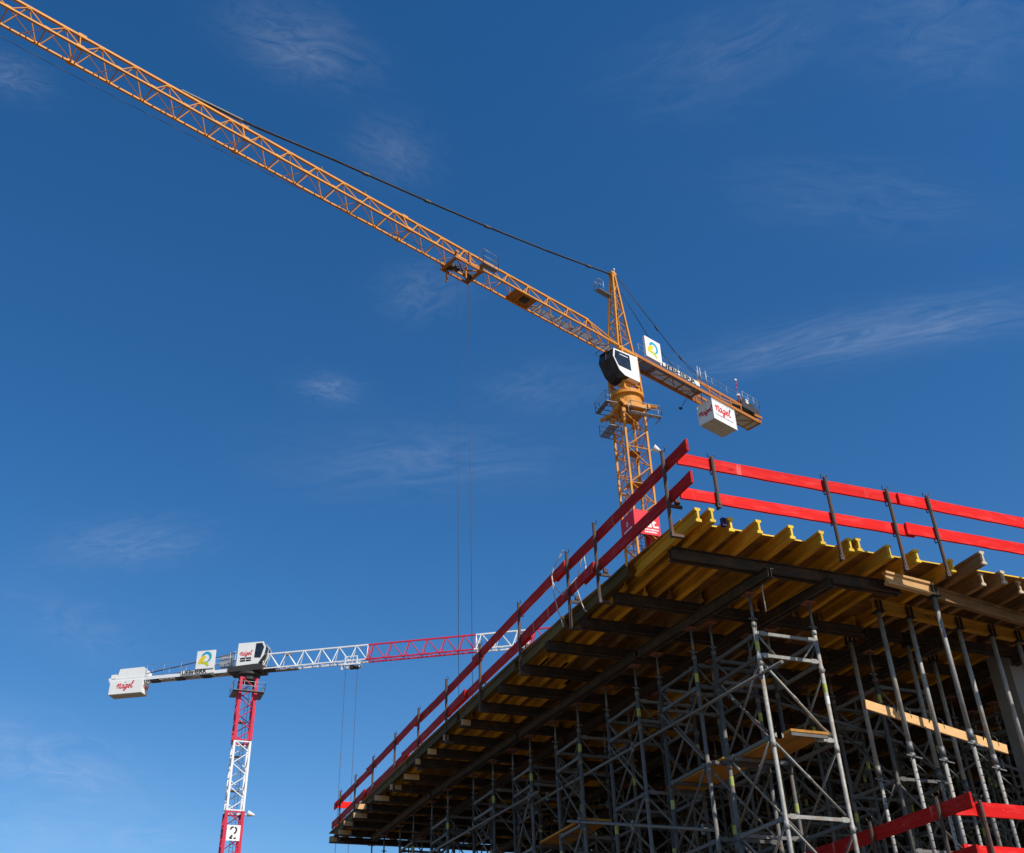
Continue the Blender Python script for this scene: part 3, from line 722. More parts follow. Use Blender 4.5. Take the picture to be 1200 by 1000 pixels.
# lower guardrail on the floor slab
LG = 'red boards of the lower floor guardrail'
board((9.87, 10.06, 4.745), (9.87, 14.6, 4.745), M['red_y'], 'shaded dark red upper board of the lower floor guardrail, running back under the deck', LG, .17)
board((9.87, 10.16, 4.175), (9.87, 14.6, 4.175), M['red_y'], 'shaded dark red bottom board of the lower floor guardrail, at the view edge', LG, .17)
board((9.91, 10.42, 4.745), (15, 10.42, 4.745), M['red_x'], 'bright red upper board of the lower floor guardrail at bottom right', LG, .17)
board((9.91, 10.42, 4.23), (15, 10.42, 4.23), M['red_x'], 'bright red bottom board of the lower floor guardrail at bottom right', LG, .17)
lp = make_post('rust brown post of the lower floor guardrail, before the bright red board', 'x', 'posts of the lower floor guardrail', 4.80, 3.66); lp.location = (10.28, 10.36, 3.70)
dup(lp, (12.9, 10.36, 3.70), 'rust brown post of the lower floor guardrail, right of the view edge')
lq = make_post('rust brown post of the lower floor guardrail, at the end of the shaded boards', 'y', 'posts of the lower floor guardrail', 4.90, 3.66); lq.location = (9.80, 10.56, 3.66)
dup(lq, (9.80, 11.86, 3.66), 'rust brown post of the lower floor guardrail, beside the corner tower leg')

# ------------------------------------------------------------------ lettering as strokes
def ribbon(mb, pts, w, O, X, Y, close=False):
    P = [V((p_[0], p_[1])) for p_ in pts]; ws = [p_[2] if len(p_) > 2 else 1. for p_ in pts]; n_ = len(P); L = []
    for i in range(n_):
        t = (P[min(i + 1, n_ - 1)] - P[max(i - 1, 0)]); t = t.normalized() if t.length > 1e-9 else V((1, 0)); nn = V((-t.y, t.x)) * (w / 2 * ws[i])
        L += [P[i] + nn, P[i] - nn]
    vs = [O + X * l.x + Y * l.y for l in L]
    mb.add(vs, [(2 * i + 1, 2 * i + 3, 2 * i + 2, 2 * i) for i in range(n_ - 1)])
def smooth(pts, n=6):
    """Catmull-Rom"""
    out = []
    for i in range(len(pts) - 1):
        p0 = pts[max(i - 1, 0)]; p1 = pts[i]; p2 = pts[i + 1]; p3 = pts[min(i + 2, len(pts) - 1)]
        for k in range(n):
            t = k / n
            out.append(tuple(.5 * ((2 * b_) + (-a + c) * t + (2 * a - 5 * b_ + 4 * c - d_) * t * t + (-a + 3 * b_ - 3 * c + d_) * t ** 3) for a, b_, c, d_ in zip(p0, p1, p2, p3)))
    out.append(tuple(pts[-1])); return out
SCRIPT = [  # slanted brush script, x 0..4.4, x-height 1
    [(-.25, .55), (-.1, .95), (.12, 1.15), (.2, .8), (.1, .1), (.08, 0)], [(.1, .2), (.35, .9), (.62, 1.2), (.75, 1.05), (.62, .45), (.7, .05), (.88, .15)],
    [(1.65, .8), (1.4, .95), (1.12, .7), (1.02, .25), (1.2, 0), (1.5, .3), (1.66, .8), (1.58, .2), (1.75, .02), (1.9, .2)],
    [(2.6, .8), (2.35, .95), (2.08, .7), (2.0, .3), (2.2, .08), (2.45, .35), (2.62, .85), (2.5, -.1), (2.3, -.6), (2.0, -.55), (2.1, -.25), (2.75, .25)],
    [(2.85, .35), (3.25, .6), (3.3, .9), (3.05, .9), (2.92, .45), (3.1, .05), (3.45, .2)],
    [(3.5, .3), (3.85, 1.1), (4.0, 1.6), (3.85, 1.7), (3.72, 1.2), (3.75, .3), (3.95, .02), (4.2, .25)]]
def script_word(parent, mat, O, X, Y, size, name='script_lettering'):
    mb = MB(); O, X, Y = V(O), V(X).normalized() * size, V(Y).normalized() * size
    Xs = X; Ys = Y + X * .18
    for k, st in enumerate(SCRIPT): ribbon(mb, smooth([(*p_, 1.0) for p_ in st]), .24, O + (Xs.cross(Ys)).normalized() * (.0006 * k), Xs, Ys)
    c = O + Xs * 1.62 + Ys * 1.42
    mb.add([c, c + Xs * .36, c + Xs * .2 + Ys * .34], [(0, 1, 2)])
    return mb.build(name, mat, parent)
def swirl_logo(parent, O, X, Y, s):
    """open teal ring, golden wedge and pale tail on a square sign of side s"""
    O, X, Y = V(O), V(X).normalized() * s, V(Y).normalized() * s; nn = X.cross(Y).normalized()
    mb = MB(); arc = []
    for k in range(25):
        a = R(195 - k * 11.5); f = k / 24
        arc.append((.53 + .23 * math.cos(a), .60 + .25 * math.sin(a), .35 + .9 * math.sin(math.pi * min(1, f * .9 + .08))))
    ribbon(mb, arc, .12, O, X, Y); mb.build('ring_mark', M['teal'], parent)
    mb = MB(); ribbon(mb, smooth([(.17, .27, .9), (.24, .42, 1.2), (.36, .58, 1.3), (.50, .66, .6)]), .17, O + nn * .002, X, Y); mb.build('wedge_mark', M['gold'], parent)
    mb = MB(); ribbon(mb, smooth([(.28, .30, .9), (.42, .33, 1.1), (.56, .27, 1.2), (.68, .12, .9)]), .13, O + nn * .004, X, Y); mb.build('tail_mark', M['lime'], parent)

# ------------------------------------------------------------------ yellow tower crane
A = V((41.95, 72.70, 0)); AD = V((-.9405, -.3398, 0)).normalized(); BD = V((-AD.y, AD.x, 0))
def Y_(a, b_, z): return A + AD * a + BD * b_ + V((0, 0, z))
UP = V((0, 0, 1))
yc = thing('tower_crane', 'orange yellow tower crane with long lattice jib reaching over the top left', 'tower crane', A)
def lattice_tower(mb, c, half, z0, z1, pitch, rc, rd, mid=True):
    cs = [c + V((sx * half, sy * half, 0)) for sx, sy in ((-1, -1), (1, -1), (1, 1), (-1, 1))]
    for q in cs: mb.bar(q + UP * z0, q + UP * z1, rc * 2, rc * 2, (1, 0, 0))
    n_ = int(round((z1 - z0) / pitch)); p_ = (z1 - z0) / n_
    for f in range(4):
        a, b_ = cs[f], cs[(f + 1) % 4]
        if f in (1, 2): a, b_ = (b_, a) if f == 1 else (a, b_)
        for k in range(n_):
            z = z0 + p_ * k
            mb.tube(a + UP * z, b_ + UP * (z + p_ / 2), rd, 6, cap=False); mb.tube(b_ + UP * (z + p_ / 2), a + UP * (z + p_), rd, 6, cap=False)
            if mid: mb.tube(a + UP * z, b_ + UP * z, rd, 6, cap=False)
            if mid and f in (1, 2, 3):
                mb.tube(b_ + UP * z, a + UP * (z + p_ / 2), rd * .8, 6, cap=False); mb.tube(a + UP * (z + p_ / 2), b_ + UP * (z + p_), rd * .8, 6, cap=False)
                mb.tube(a + UP * (z + p_ / 2), b_ + UP * (z + p_ / 2), rd * .8, 6, cap=False)
    return mb
mast = MB(); lattice_tower(mast, A, 1.10, 0, 56.4, 3.7, .088, .055)
for k in range(16):                        # section joints
    for sx in (-1, 1):
        for sy in (-1, 1):
            c = A + V((sx * 1.09, sy * 1.09, 1.2 + 3.7 * k)); mast.frame_box(c, (.105, 0, 0), (0, .105, 0), (0, 0, .16))
mo = mast.build('mast', M['cy'], yc)
ld = MB()
for k in range(14):
    z = 4 * k + 1.0; s = -.5 if k % 2 else .5
    ld.tube(A + V((.2, s, z)), A + V((.2, s, z + 4)), .03, 5).tube(A + V((.6, s, z)), A + V((.6, s, z + 4)), .03, 5)
    for r_ in range(11): ld.tube(A + V((.2, s, z + .36 * r_)), A + V((.6, s, z + .36 * r_)), .018, 4)
    for a in range(5):
        t = R(180 * a / 4); ld.tube(A + V((.05 + .0, s + .0, z + 2.2)), A + V((.4 + .42 * math.cos(t), s - .5 * math.sin(t), z + 2.2)), .015, 4)
    for q in range(3):
        zq = z + .4 + 1.2 * q
        ld.path([A + V((.0, s - .35, zq)), A + V((.0, s + .4, zq)), A + V((.75, s + .4, zq)), A + V((.75, s - .35, zq))], .02, 4)
    ld.box(A + V((-.95 if k % 2 else -.1, -.9 if k % 2 else .0, z + 3.95)), A + V((.1 if k % 2 else .95, .1 if k % 2 else 1.0, z + 4.0)))
    ld.tube(A + V((-.6, .5, z)), A + V((-.6, .5, z + 4)), .05, 5)
ld.build('ladder', M['cy_deep'], mo)
lm = MB(); q = A + V((1.25, -1.0, 52.6)); lm.tube(q, q + V((.5, -.1, .2)), .05, 6); lm.tube(q + V((.35, -.1, .35)), q + V((1.15, -.2, -.1)), .36, 10, .08); lm.build('floodlight', M['bulb'], mo)
# banner wrapped round the mast
bn = MB().box(A + V((-1.24, -1.24, 43.75)), A + V((1.24, -1.20, 46.05))); bno = bn.build('banner', M['banner'], yc)
text_mesh('ut.', 1.25, M['whttxt'], 'lettering', bno, A + V((-.18, -1.246, 44.50)), (1, 0, 0), (0, 0, 1), bold=.03)
sm_ = MB()
for row, (x0, x1) in enumerate(((-.30, 1.05), (-.30, .88))):
    x = x0
    while x < x1:
        l_ = random.choice((.1, .14, .07)); h_ = random.choice((.17, .2, .25))
        sm_.box(A + V((x, -1.249, 44.18 - .24 * row)), A + V((min(x + l_, x1), -1.242, 44.18 - .24 * row + h_ * .7))); x += l_ + .035
sm_.build('small_lettering', M['whttxt'], bno)
bn2 = MB().box(A + V((-1.24, -1.19, 43.75)), A + V((-1.20, 1.24, 46.05))).build('banner', M['banner'], yc)
e_ = MB(); x_ = A.x - 1.247
for k in range(12):
    t = 2 * math.pi * k / 12; t2 = 2 * math.pi * (k + 1) / 12
    c = V((x_, A.y + .05, 45.15)); e_.add([c + V((0, .16 * math.cos(t), .24 * math.sin(t))), c + V((0, .16 * math.cos(t2), .24 * math.sin(t2))), c + V((0, .08 * math.cos(t2), .12 * math.sin(t2))), c + V((0, .08 * math.cos(t), .12 * math.sin(t)))], [(0, 1, 2, 3)])
e_.box((x_ - .002, A.y - .75, 44.48), (x_, A.y + .75, 44.64)); e_.build('emblem', M['whttxt'], bn2)
bn3 = MB().box(A + V((1.20, -1.19, 43.75)), A + V((1.24, 1.24, 46.05))).build('banner', M['banner'], yc)

# turntable
tt = MB()
def ring(mb, c, prof, n=28):
    k = len(prof); vs = []
    for i in range(n):
        t = 2 * math.pi * i / n
        vs += [c + V((r_ * math.cos(t), r_ * math.sin(t), z_)) for r_, z_ in prof]
    mb.add(vs, [(i * k + j, ((i + 1) % n) * k + j, ((i + 1) % n) * k + j + 1, i * k + j + 1) for i in range(n) for j in range(k - 1)], False)
ring(tt, A, [(.2, 57.05), (1.42, 57.05), (1.42, 58.40), (1.66, 58.47), (1.66, 58.77), (1.50, 58.79), (1.50, 59.00), (.2, 59.00)])
for sx in (-1, 1):
    for sy in (-1, 1):
        q = A + V((sx * 1.1, sy * 1.1, 0)); tt.bar(q + UP * 56.25, q + UP * 57.35, .32, .32, (1, 0, 0))
        tt.bar(A + V((sx * .9, sy * .9, 57.55)), A + V((sx * 1.95, sy * 1.95, 56.95)), .3, .3)
for s in (-1, 1):
    tt.bar(A + V((-1.7, s * 1.35, 57.10)), A + V((1.7, s * 1.35, 57.10)), .22, .38); tt.bar(A + V((s * 1.35, -1.7, 57.10)), A + V((s * 1.35, 1.7, 57.10)), .22, .38)
tto = tt.build('turntable', M['cy'], yc)
def railing(mb, pts, h=1.1, r=.022, closed=False, step=1.3):
    pts = [V(p_) for p_ in pts]
    seq = list(zip(pts[:-1], pts[1:])) + ([(pts[-1], pts[0])] if closed else [])
    for a, b_ in seq:
        for f in (1, .5): mb.tube(a + UP * h * f, b_ + UP * h * f, r, 5)
        n_ = max(1, int((b_ - a).length / step))
        for i in range(n_ + 1): p_ = a + (b_ - a) * (i / n_); mb.tube(p_, p_ + UP * h, r, 5)
for (x0, y0, x1, y1, zp, op) in ((-.9, -2.25, 2.2, -1.75, 55.75, 'y'), (-2.5, -.6, -2.0, 1.7, 57.65, 'x'), (-2.2, -.4, -1.25, 1.8, 55.15, 'x')):
    pf = MB()
    for k in range(6):
        f0, f1 = k / 6, (k + .62) / 6
        if op == 'y': pf.box(A + V((x0, y0 + (y1 - y0) * f0, zp)), A + V((x1, y0 + (y1 - y0) * f1, zp + .05)))
        else: pf.box(A + V((x0 + (x1 - x0) * f0, y0, zp)), A + V((x0 + (x1 - x0) * f1, y1, zp + .05)))
    for f in (0, .33, .66, 1):
        if op == 'y': pf.box(A + V((x0 + (x1 - x0) * f - .03, y0, zp - .08)), A + V((x0 + (x1 - x0) * f + .03, y1 + .7, zp - .004)))
        else: pf.box(A + V((x0, y0 + (y1 - y0) * f - .03, zp - .08)), A + V((x1 + .7, y0 + (y1 - y0) * f + .03, zp - .004)))
    pfo = pf.build('service_platform', M['grating'], yc); rl = MB(); z_ = zp + .05
    if op == 'y': railing(rl, [A + V((x0, y1, z_)), A + V((x0, y0, z_)), A + V((x1, y0, z_)), A + V((x1, y1, z_))], r=.03)
    else: railing(rl, [A + V((x1, y1, z_)), A + V((x0, y1, z_)), A + V((x0, y0, z_)), A + V((x1, y0, z_))], r=.03)
    rl.build('handrail', M['rail'], pfo)
# slewing frame between ring and jib foot
sf = MB()
for b_ in (-.85, .85):
    sf.bar(Y_(1.2, b_, 58.95), Y_(1.0, b_, 64.0), .34, .22, AD); sf.bar(Y_(-1.25, b_, 58.95), Y_(-.9, b_, 64.0), .34, .22, AD)
    for t0, t1, t2 in ((1.35, .35, .95), (-1.4, -.55, -1.0), (.45, -.65, -.1)):
        sf.add([Y_(t0, b_ * 1.05, 58.97), Y_(t1, b_ * 1.05, 58.97), Y_(t2, b_ * 1.05, 60.3 if t0 != .45 else 59.35)], [(0, 1, 2)])
    sf.bar(Y_(1.3, b_, 60.0), Y_(-1.25, b_, 60.0), .2, .12)
    sf.bar(Y_(-1.2, b_, 63.75), Y_(1.4, b_, 63.75), .26, .3)
for a in (1.1, -1.1):
    sf.bar(Y_(a, -.9, 63.7), Y_(a, .9, 63.7), .2, .3); sf.bar(Y_(a, -.9, 60.1), Y_(a, .9, 60.1), .2, .3); sf.bar(Y_(a, -.85, 60.2), Y_(a, .85, 63.6), .12, .12)
sf.bar(Y_(1.1, -.85, 60.2), Y_(-.9, -.85, 63.6), .14, .14)
sf.build('slewing_frame', M['cy'], yc)
# operator cab
prof = [(-.45, 60.0), (-.45, 62.9), (2.85, 62.5), (3.0, 61.5), (2.3, 60.25), (1.6, 59.9)]
def prism(mb, prof, b0, b1, T):
    n_ = len(prof); vs = [T(a, b0, z) for a, z in prof] + [T(a, b1, z) for a, z in prof]
    mb.add(vs, [tuple(range(n_)), tuple(reversed(range(n_, 2 * n_)))] + [((i + 1) % n_, i, n_ + i, n_ + (i + 1) % n_) for i in range(n_)]); return mb
cab = prism(MB(), prof, -.32, 1.5, Y_).build('operator_cab', M['cw_white'], yc)
fg = MB(); fp = [(2.89, 62.42), (3.05, 61.5), (2.35, 60.22), (1.68, 59.86), (1.0, 59.92)]
for (a0, z0), (a1, z1) in zip(fp[:-1], fp[1:]):
    fg.add([Y_(a0 + .012, -.30, z0), Y_(a0 + .012, 1.46, z0), Y_(a1 + .012, 1.46, z1 - .01), Y_(a1 + .012, -.30, z1 - .01)], [(0, 1, 2, 3)])
fgo = fg.build('windscreen', M['glass'], cab)
fr = MB()
for (a0, z0), (a1, z1) in zip(fp[:-1], fp[1:]):
    for b_ in (-.30, .55, 1.47): fr.bar(Y_(a0 + .02, b_, z0), Y_(a1 + .02, b_, z1), .05, .03)
for a0, z0 in fp[:3]: fr.bar(Y_(a0 + .02, -.3, z0), Y_(a0 + .02, 1.46, z0), .05, .05)
fr.build('window_frame', M['dark'], fgo)
sw = MB().add([Y_(.70, 1.512, 62.58), Y_(2.70, 1.512, 62.38), Y_(2.84, 1.512, 61.5), Y_(2.38, 1.512, 60.72), Y_(.62, 1.512, 60.82)], [(0, 1, 2, 3, 4)])
swo = sw.build('side_window', M['glass'], cab)
MB().bar(Y_(1.0, 1.53, 62.2), Y_(2.1, 1.53, 62.12), .02, .09).build('window_frame', M['wh'], swo)
vs_ = MB(); vs_.bar(Y_(3.1, -.3, 62.35), Y_(3.5, -.3, 62.6), .04, .04).bar(Y_(3.1, 1.4, 62.35), Y_(3.4, 1.4, 62.75), .04, .04).bar(Y_(3.45, -.3, 62.6), Y_(3.4, 1.4, 62.72), .04, .04)
vs_.bar(Y_(3.0, -.2, 62.45), Y_(3.02, .9, 62.47), .12, .05); vs_.build('sun_visor', M['dark'], cab)
# tower top
th = MB(); AP = 74.0
feet = [(1.25, .72), (1.25, -.72), (-.9, .72), (-.9, -.72)]
top_ = lambda a, b_: Y_(.12 + (.14 if a > 0 else -.14), b_ * .2, AP)
for a, b_ in feet: th.bar(Y_(a, b_, 63.6), top_(a, b_), .19, .19, AD)
def tp(a, b_, f): return Y_(a, b_, 63.6).lerp(top_(a, b_), f)
fs_ = [0, .18, .36, .54, .72, .88]
for i, f in enumerate(fs_[1:], 1):
    for s in (.72, -.72):
        th.tube(tp(1.25, s, f), tp(-.9, s, f), .045, 6); u0, u1 = ((1.25, -.9) if i % 2 else (-.9, 1.25)); th.tube(tp(u0, s, fs_[i - 1]), tp(u1, s, f), .045, 6)
    for a in (1.25, -.9):
        th.tube(tp(a, .72, f), tp(a, -.72, f), .045, 6); s0 = .72 if i % 2 else -.72; th.tube(tp(a, s0, fs_[i - 1]), tp(a, -s0, f), .045, 6)
th.frame_box(Y_(.12, 0, AP + .05), AD * .32, BD * .24, UP * .3); th.tube(Y_(.3, -.3, AP + .15), Y_(.3, .3, AP + .15), .16, 10); th.tube(Y_(-.1, -.28, AP + .1), Y_(-.1, .28, AP + .1), .14, 10)
tho = th.build('tower_head', M['cy'], yc)
ld = MB()
for s in (-.2, .2): ld.tube(Y_(.55, s, 64), Y_(.25, s, 72.5), .028, 5)
for k in range(26): f = k / 26; ld.tube(Y_(.55 - .3 * f, -.2, 64 + 8.5 * f), Y_(.55 - .3 * f, .2, 64 + 8.5 * f), .016, 4)
ld.build('ladder', M['rail'], tho)
mp_ = MB().frame_box(Y_(1.75, 0, 70.75), AD * .95, BD * .30, UP * .025); mpo = mp_.build('service_platform', M['grating'], tho)
rl = MB(); railing(rl, [Y_(2.0, -.3, 70.78), Y_(2.68, -.3, 70.78), Y_(2.68, .3, 70.78), Y_(2.0, .3, 70.78)], h=1.2, step=.8, r=.026); rl.build('handrail', M['rail'], mpo)
am = MB().tube(Y_(-.25, 0, AP + .2), Y_(-.25, 0, AP + 1.0), .03, 6); am.tube(Y_(-.25, 0, AP + .9), Y_(-.25, 0, AP + 1.1), .08, 8); am.build('beacon', M['bulb'], tho)

# main jib
JE = 67.0; ZB, ZT = 64.0, 66.0
jb = MB(); HB = .8
for b_ in (-HB, HB): jb.bar(Y_(1.2, b_, ZB), Y_(JE, b_, ZB), .165, .15)
jb.bar(Y_(4.4, 0, ZT), Y_(JE - 1, 0, ZT), .19, .18)
tn = [4.56 + 2.525 * k for k in range(25)]
for k, a in enumerate(tn):
    for b_ in (-HB, HB):
        jb.tube(Y_(a, 0, ZT), Y_(a + 1.15, b_, ZB), .048, 6, cap=False); jb.tube(Y_(a, 0, ZT), Y_(a - 1.15, b_, ZB), .048, 6, cap=False)
    jb.frame_box(Y_(a, 0, ZT - .08), AD * .16, BD * .07, UP * .12)
    x0 = a + 1.26
    jb.tube(Y_(x0, -HB, ZB), Y_(x0, HB, ZB), .05, 6, cap=False)
    jb.tube(Y_(x0, -HB, ZB), Y_(x0 + 2.525, HB, ZB), .035, 6, cap=False)
    if k % 2 == 0: jb.tube(Y_(x0, HB, ZB), Y_(x0 + 1.26, -HB, ZB), .03, 6, cap=False)
    for b_ in (-HB, HB): jb.frame_box(Y_(x0, b_, ZB + .08), AD * .2, BD * .05, UP * .1)
    if k in (8, 14, 19): 
        for b_ in (-HB, HB): jb.tube(Y_(a + 1.5, 0, ZT), Y_(a + 1.5, b_, ZB), .05, 6); jb.frame_box(Y_(a + 1.5, b_, ZB), AD * .25, BD * .13, UP * .13)
        jb.frame_box(Y_(a + 1.4, 0, ZT), AD * .28, BD * .14, UP * .15)
for b_ in (-HB, HB): jb.tube(Y_(4.56, 0, ZT), Y_(1.2, b_ * .9, ZB + .1), .085, 8); jb.tube(Y_(4.56, 0, ZT), Y_(3.2, b_, ZB), .05, 6)
jb.tube(Y_(3.2, -HB, ZB), Y_(3.2, HB, ZB), .05, 6); jb.tube(Y_(3.2, -HB, ZB), Y_(5.8, HB, ZB), .04, 6)
jo = jb.build('jib', M['cy'], yc)
wk = MB()
for k in range(7): wk.frame_box(Y_(6.6, -.52 + .085 * k, ZB + .06), AD * 5.4, BD * .022, UP * .02)
for k in range(9): wk.bar(Y_(1.6 + 1.2 * k, -.8, ZB + .03), Y_(1.6 + 1.2 * k, .3, ZB + .03), .05, .04)
wko = wk.build('walkway', M['grating'], jo)
# trolley winch in the jib
wn = MB().frame_box(Y_(13.0, -.05, ZB + .1), AD * 1.3, BD * .72, UP * .05); wno = wn.build('winch_tray', M['cy_deep'], jo)
wd = MB().tube(Y_(12.7, -.4, ZB + .5), Y_(12.7, .4, ZB + .5), .26, 12).frame_box(Y_(13.5, .1, ZB + .42), AD * .3, BD * .25, UP * .26).frame_box(Y_(12.8, .1, ZB - .02), AD * .35, BD * .3, UP * .09)
wd.build('winch_drum', M['dark'], wno)
mk = MB()
for a in (34.4, 41.0, 30.2): mk.frame_box(Y_(a, 0, ZT + .22), AD * .1, BD * .08, UP * .17)
mk.build('pulley', M['dark'], jo)
# trolley
tr = MB()
for a in (18.5, 21.3):
    tr.bar(Y_(a, -1.0, ZB - .38), Y_(a, 1.0, ZB - .38), .22, .2)
    for b_ in (-1.0, 1.0): tr.bar(Y_(a, b_, ZB - .45), Y_(a, b_, ZB + .28), .13, .16, AD); tr.tube(Y_(a, b_ - .12, ZB + .2), Y_(a, b_ + .12, ZB + .2), .16, 10)
for b_ in (-1.0, 1.0): tr.bar(Y_(18.3, b_, ZB - .42), Y_(21.5, b_, ZB - .42), .14, .2)
tr.bar(Y_(18.5, -1, ZB - .4), Y_(21.3, 1, ZB - .4), .1, .1).bar(Y_(18.5, 1, ZB - .4), Y_(21.3, -1, ZB - .4), .1, .1)
for a, b_ in ((21.0, -.75), (20.0, .6)): tr.bar(Y_(a, b_, ZB - .5), Y_(a, b_, ZB - 1.75), .14, .14, AD)
tr.bar(Y_(19.9, 1.02, ZB - .4), Y_(19.9, 1.02, ZB + .9), .18, .2, AD)
tro = tr.build('trolley', M['cy_deep'], yc)
sh = MB()
for a in (19.3, 20.5): sh.tube(Y_(a, -.12, ZB - .5), Y_(a, .12, ZB - .5), .3, 12)
sh.frame_box(Y_(20.9, -.4, ZB - .2), AD * .35, BD * .3, UP * .22); sh.frame_box(Y_(18.8, -.4, ZB - .2), AD * .3, BD * .3, UP * .2)
sh.build('sheave', M['dark'], tro)
mb = MB().frame_box(Y_(18.0, 1.35, ZB + .05), AD * .85, BD * .26, UP * .03); bko = mb.build('service_platform', M['grating'], tro)
rl = MB(); railing(rl, [Y_(18.85, 1.1, ZB + .08), Y_(18.85, 1.6, ZB + .08), Y_(17.15, 1.6, ZB + .08), Y_(17.15, 1.1, ZB + .08)], h=1.5, r=.028, step=1.0); rl.build('handrail', M['rail'], bko)
hr = MB()
for a in (19.25, 20.45): hr.tube(Y_(a, 0, ZB - .5), Y_(a, 0, 12.0), .020, 5)
hro = hr.build('hoist_rope', M['wire'], yc)
hk = MB().frame_box(Y_(19.85, 0, 11.7), AD * .75, BD * .18, UP * .45); hk.path([Y_(19.85, 0, 11.25), Y_(19.85, 0, 10.9), Y_(20.1, 0, 10.65), Y_(19.9, 0, 10.4), Y_(19.65, 0, 10.6)], .07, 8); hk.build('hook_block', M['cy_deep'], yc)
# slack rope under the outer jib
sg = [Y_(24 + (66 - 24) * k / 20, -.05, 63.75 - 1.75 * math.sin(math.pi * min(1, (k / 20) * 1.25) * .5) + .1) for k in range(21)]
MB().path(sg, .022, 5).build('trolley_rope', M['wire'], yc)
# tie bars
tb = MB(); tie = [(.4, AP), (9.47, 71.98), (16.91, 70.55), (23.75, 69.4), (33.51, 67.95), (40.3, 66.75), (46.4, 66.08)]
for b_ in (-.055, .055): tb.path([Y_(a, b_, z) for a, z in tie], .05, 6)
for a, z in ((3.6, 73.28), (16.91, 70.55), (23.75, 69.4), (30.2, 68.45)): tb.frame_box(Y_(a, 0, z), AD * .3 - UP * .05, BD * .12, UP * .085)
tbo = tb.build('tie_bar', M['cable'], yc)
MB().bar(Y_(41.5, 0, 66.62), Y_(46.5, 0, 66.18), .26, .10).build('tie_guard', M['grating'], tbo)
tb = MB()
tb.path([Y_(-.15, .3, AP), Y_(-7.8, .5, 67.7), Y_(-11.6, .55, 66.0)], .038, 6)
tb.path([Y_(-.15, -.3, AP), Y_(-5.0, -.45, 68.9), Y_(-9.5, -.5, 66.0)], .038, 6)
tb.path([Y_(-.15, .12, AP), Y_(-11.2, .2, 66.1)], .018, 5)
for a, b_, z in ((-5.4, .43, 69.6), (-8.6, .52, 67.3), (-5.6, -.46, 68.45)): tb.frame_box(Y_(a, b_, z), AD * .2 + UP * .18, BD * .08, UP * .06)
tb.build('tie_bar', M['cable'], yc)

# counter jib
cj = MB()
for b_ in (-.8, .8):
    cj.bar(Y_(-.9, b_, 63.95), Y_(-20.6, b_, 64.15), .17, .36)
for k in range(9):
    a = -2.0 - 2.2 * k; cj.bar(Y_(a, -.8, 63.95), Y_(a, .8, 63.95), .09, .14)
    if k < 8: cj.tube(Y_(a, -.8 if k % 2 else .8, 63.9), Y_(a - 2.2, .8 if k % 2 else -.8, 63.9), .045, 6)
for b_ in (.88, -.88):
    cj.bar(Y_(-10.3, b_, 65.0), Y_(-17.6, b_, 65.0), .12, .3)
    for k in range(5): cj.bar(Y_(-10.4 - 1.75 * k, b_, 64.2), Y_(-10.4 - 1.75 * k, b_, 64.9), .1, .14, AD)
    cj.bar(Y_(-10.4, b_, 64.9), Y_(-13.9, b_, 64.35), .08, .12); cj.bar(Y_(-13.9, b_, 64.35), Y_(-17.4, b_, 64.9), .08, .12)
cj.bar(Y_(-20.6, -.95, 64.15), Y_(-20.6, .95, 64.15), .2, .42)
cj.bar(Y_(-19.6, .95, 64.6), Y_(-20.9, .95, 64.7), .16, .3)
cjo = cj.build('counter_jib', M['cy_deep'], yc)
gr = MB()
for k in range(13): gr.frame_box(Y_(-6.2, -.66 + .11 * k, 64.16), AD * 5.2, BD * .032, UP * .02)
for k in range(40): gr.frame_box(Y_(-1.2 - .256 * k, 0, 64.13), AD * .03, BD * .70, UP * .012)
gr.build('walkway', M['grating'], cjo)
un = MB().frame_box(Y_(-18.3, 0, 64.0), AD * 2.1, BD * .7, UP * .06); un.build('tail_plate', M['cw_under'], cjo)
rl = MB(); railing(rl, [Y_(-1.5, .95, 64.3), Y_(-10.4, .95, 64.3)], h=1.15, r=.016, step=2.9); railing(rl, [Y_(-10.4, .98, 65.15), Y_(-17.6, .98, 65.15)], h=1.2, r=.018, step=2.2)
railing(rl, [Y_(-1.5, -.95, 64.3), Y_(-17.0, -.95, 64.3)], h=1.15, r=.016, step=2.9)
for a in (-10.6, -11.0, -11.9): rl.tube(Y_(a, .95, 65.1), Y_(a, .95, 66.9), .05, 6)
railing(rl, [Y_(-18.0, .95, 65.9), Y_(-20.9, .95, 65.9), Y_(-20.9, -.9, 65.9)], h=1.1, r=.028, step=.9)
rl.build('handrail', M['rail'], cjo)
ww = MB().frame_box(Y_(-19.3, 0, 65.35), AD * 1.5, BD * .9, UP * .38); ww.tube(Y_(-18.5, -.6, 66.1), Y_(-18.5, .6, 66.1), .42, 14); ww.frame_box(Y_(-19.9, .1, 66.0), AD * .5, BD * .5, UP * .35); ww.build('hoist_winch', M['dark'], cjo)
hw = MB().frame_box(Y_(-19.0, .55, 66.2), AD * .22, BD * .2, UP * .26); hw.build('control_box', M['bulb'], cjo)
bm = MB()
for k in range(5): bm.tube(Y_(-17.9, .5, 65.4 + .62 * k), Y_(-17.9, .5, 65.4 + .62 * (k + 1)), .045, 6)
bmo = bm.build('beacon_mast', M['rd'], cjo); MB().tube(Y_(-17.9, .5, 68.5), Y_(-17.9, .5, 68.75), .13, 10).tube(Y_(-17.9, .5, 66.5), Y_(-17.9, .5, 66.75), .2, 10).build('beacon', M['bulb'], bmo)
anem = MB().tube(Y_(-10.7, -1.0, 63.9), Y_(-10.7, -1.9, 63.2), .03, 5).tube(Y_(-10.7, -1.8, 63.1), Y_(-10.7, -2.05, 63.3), .14, 8); anem.build('floodlight', M['dark'], cjo)
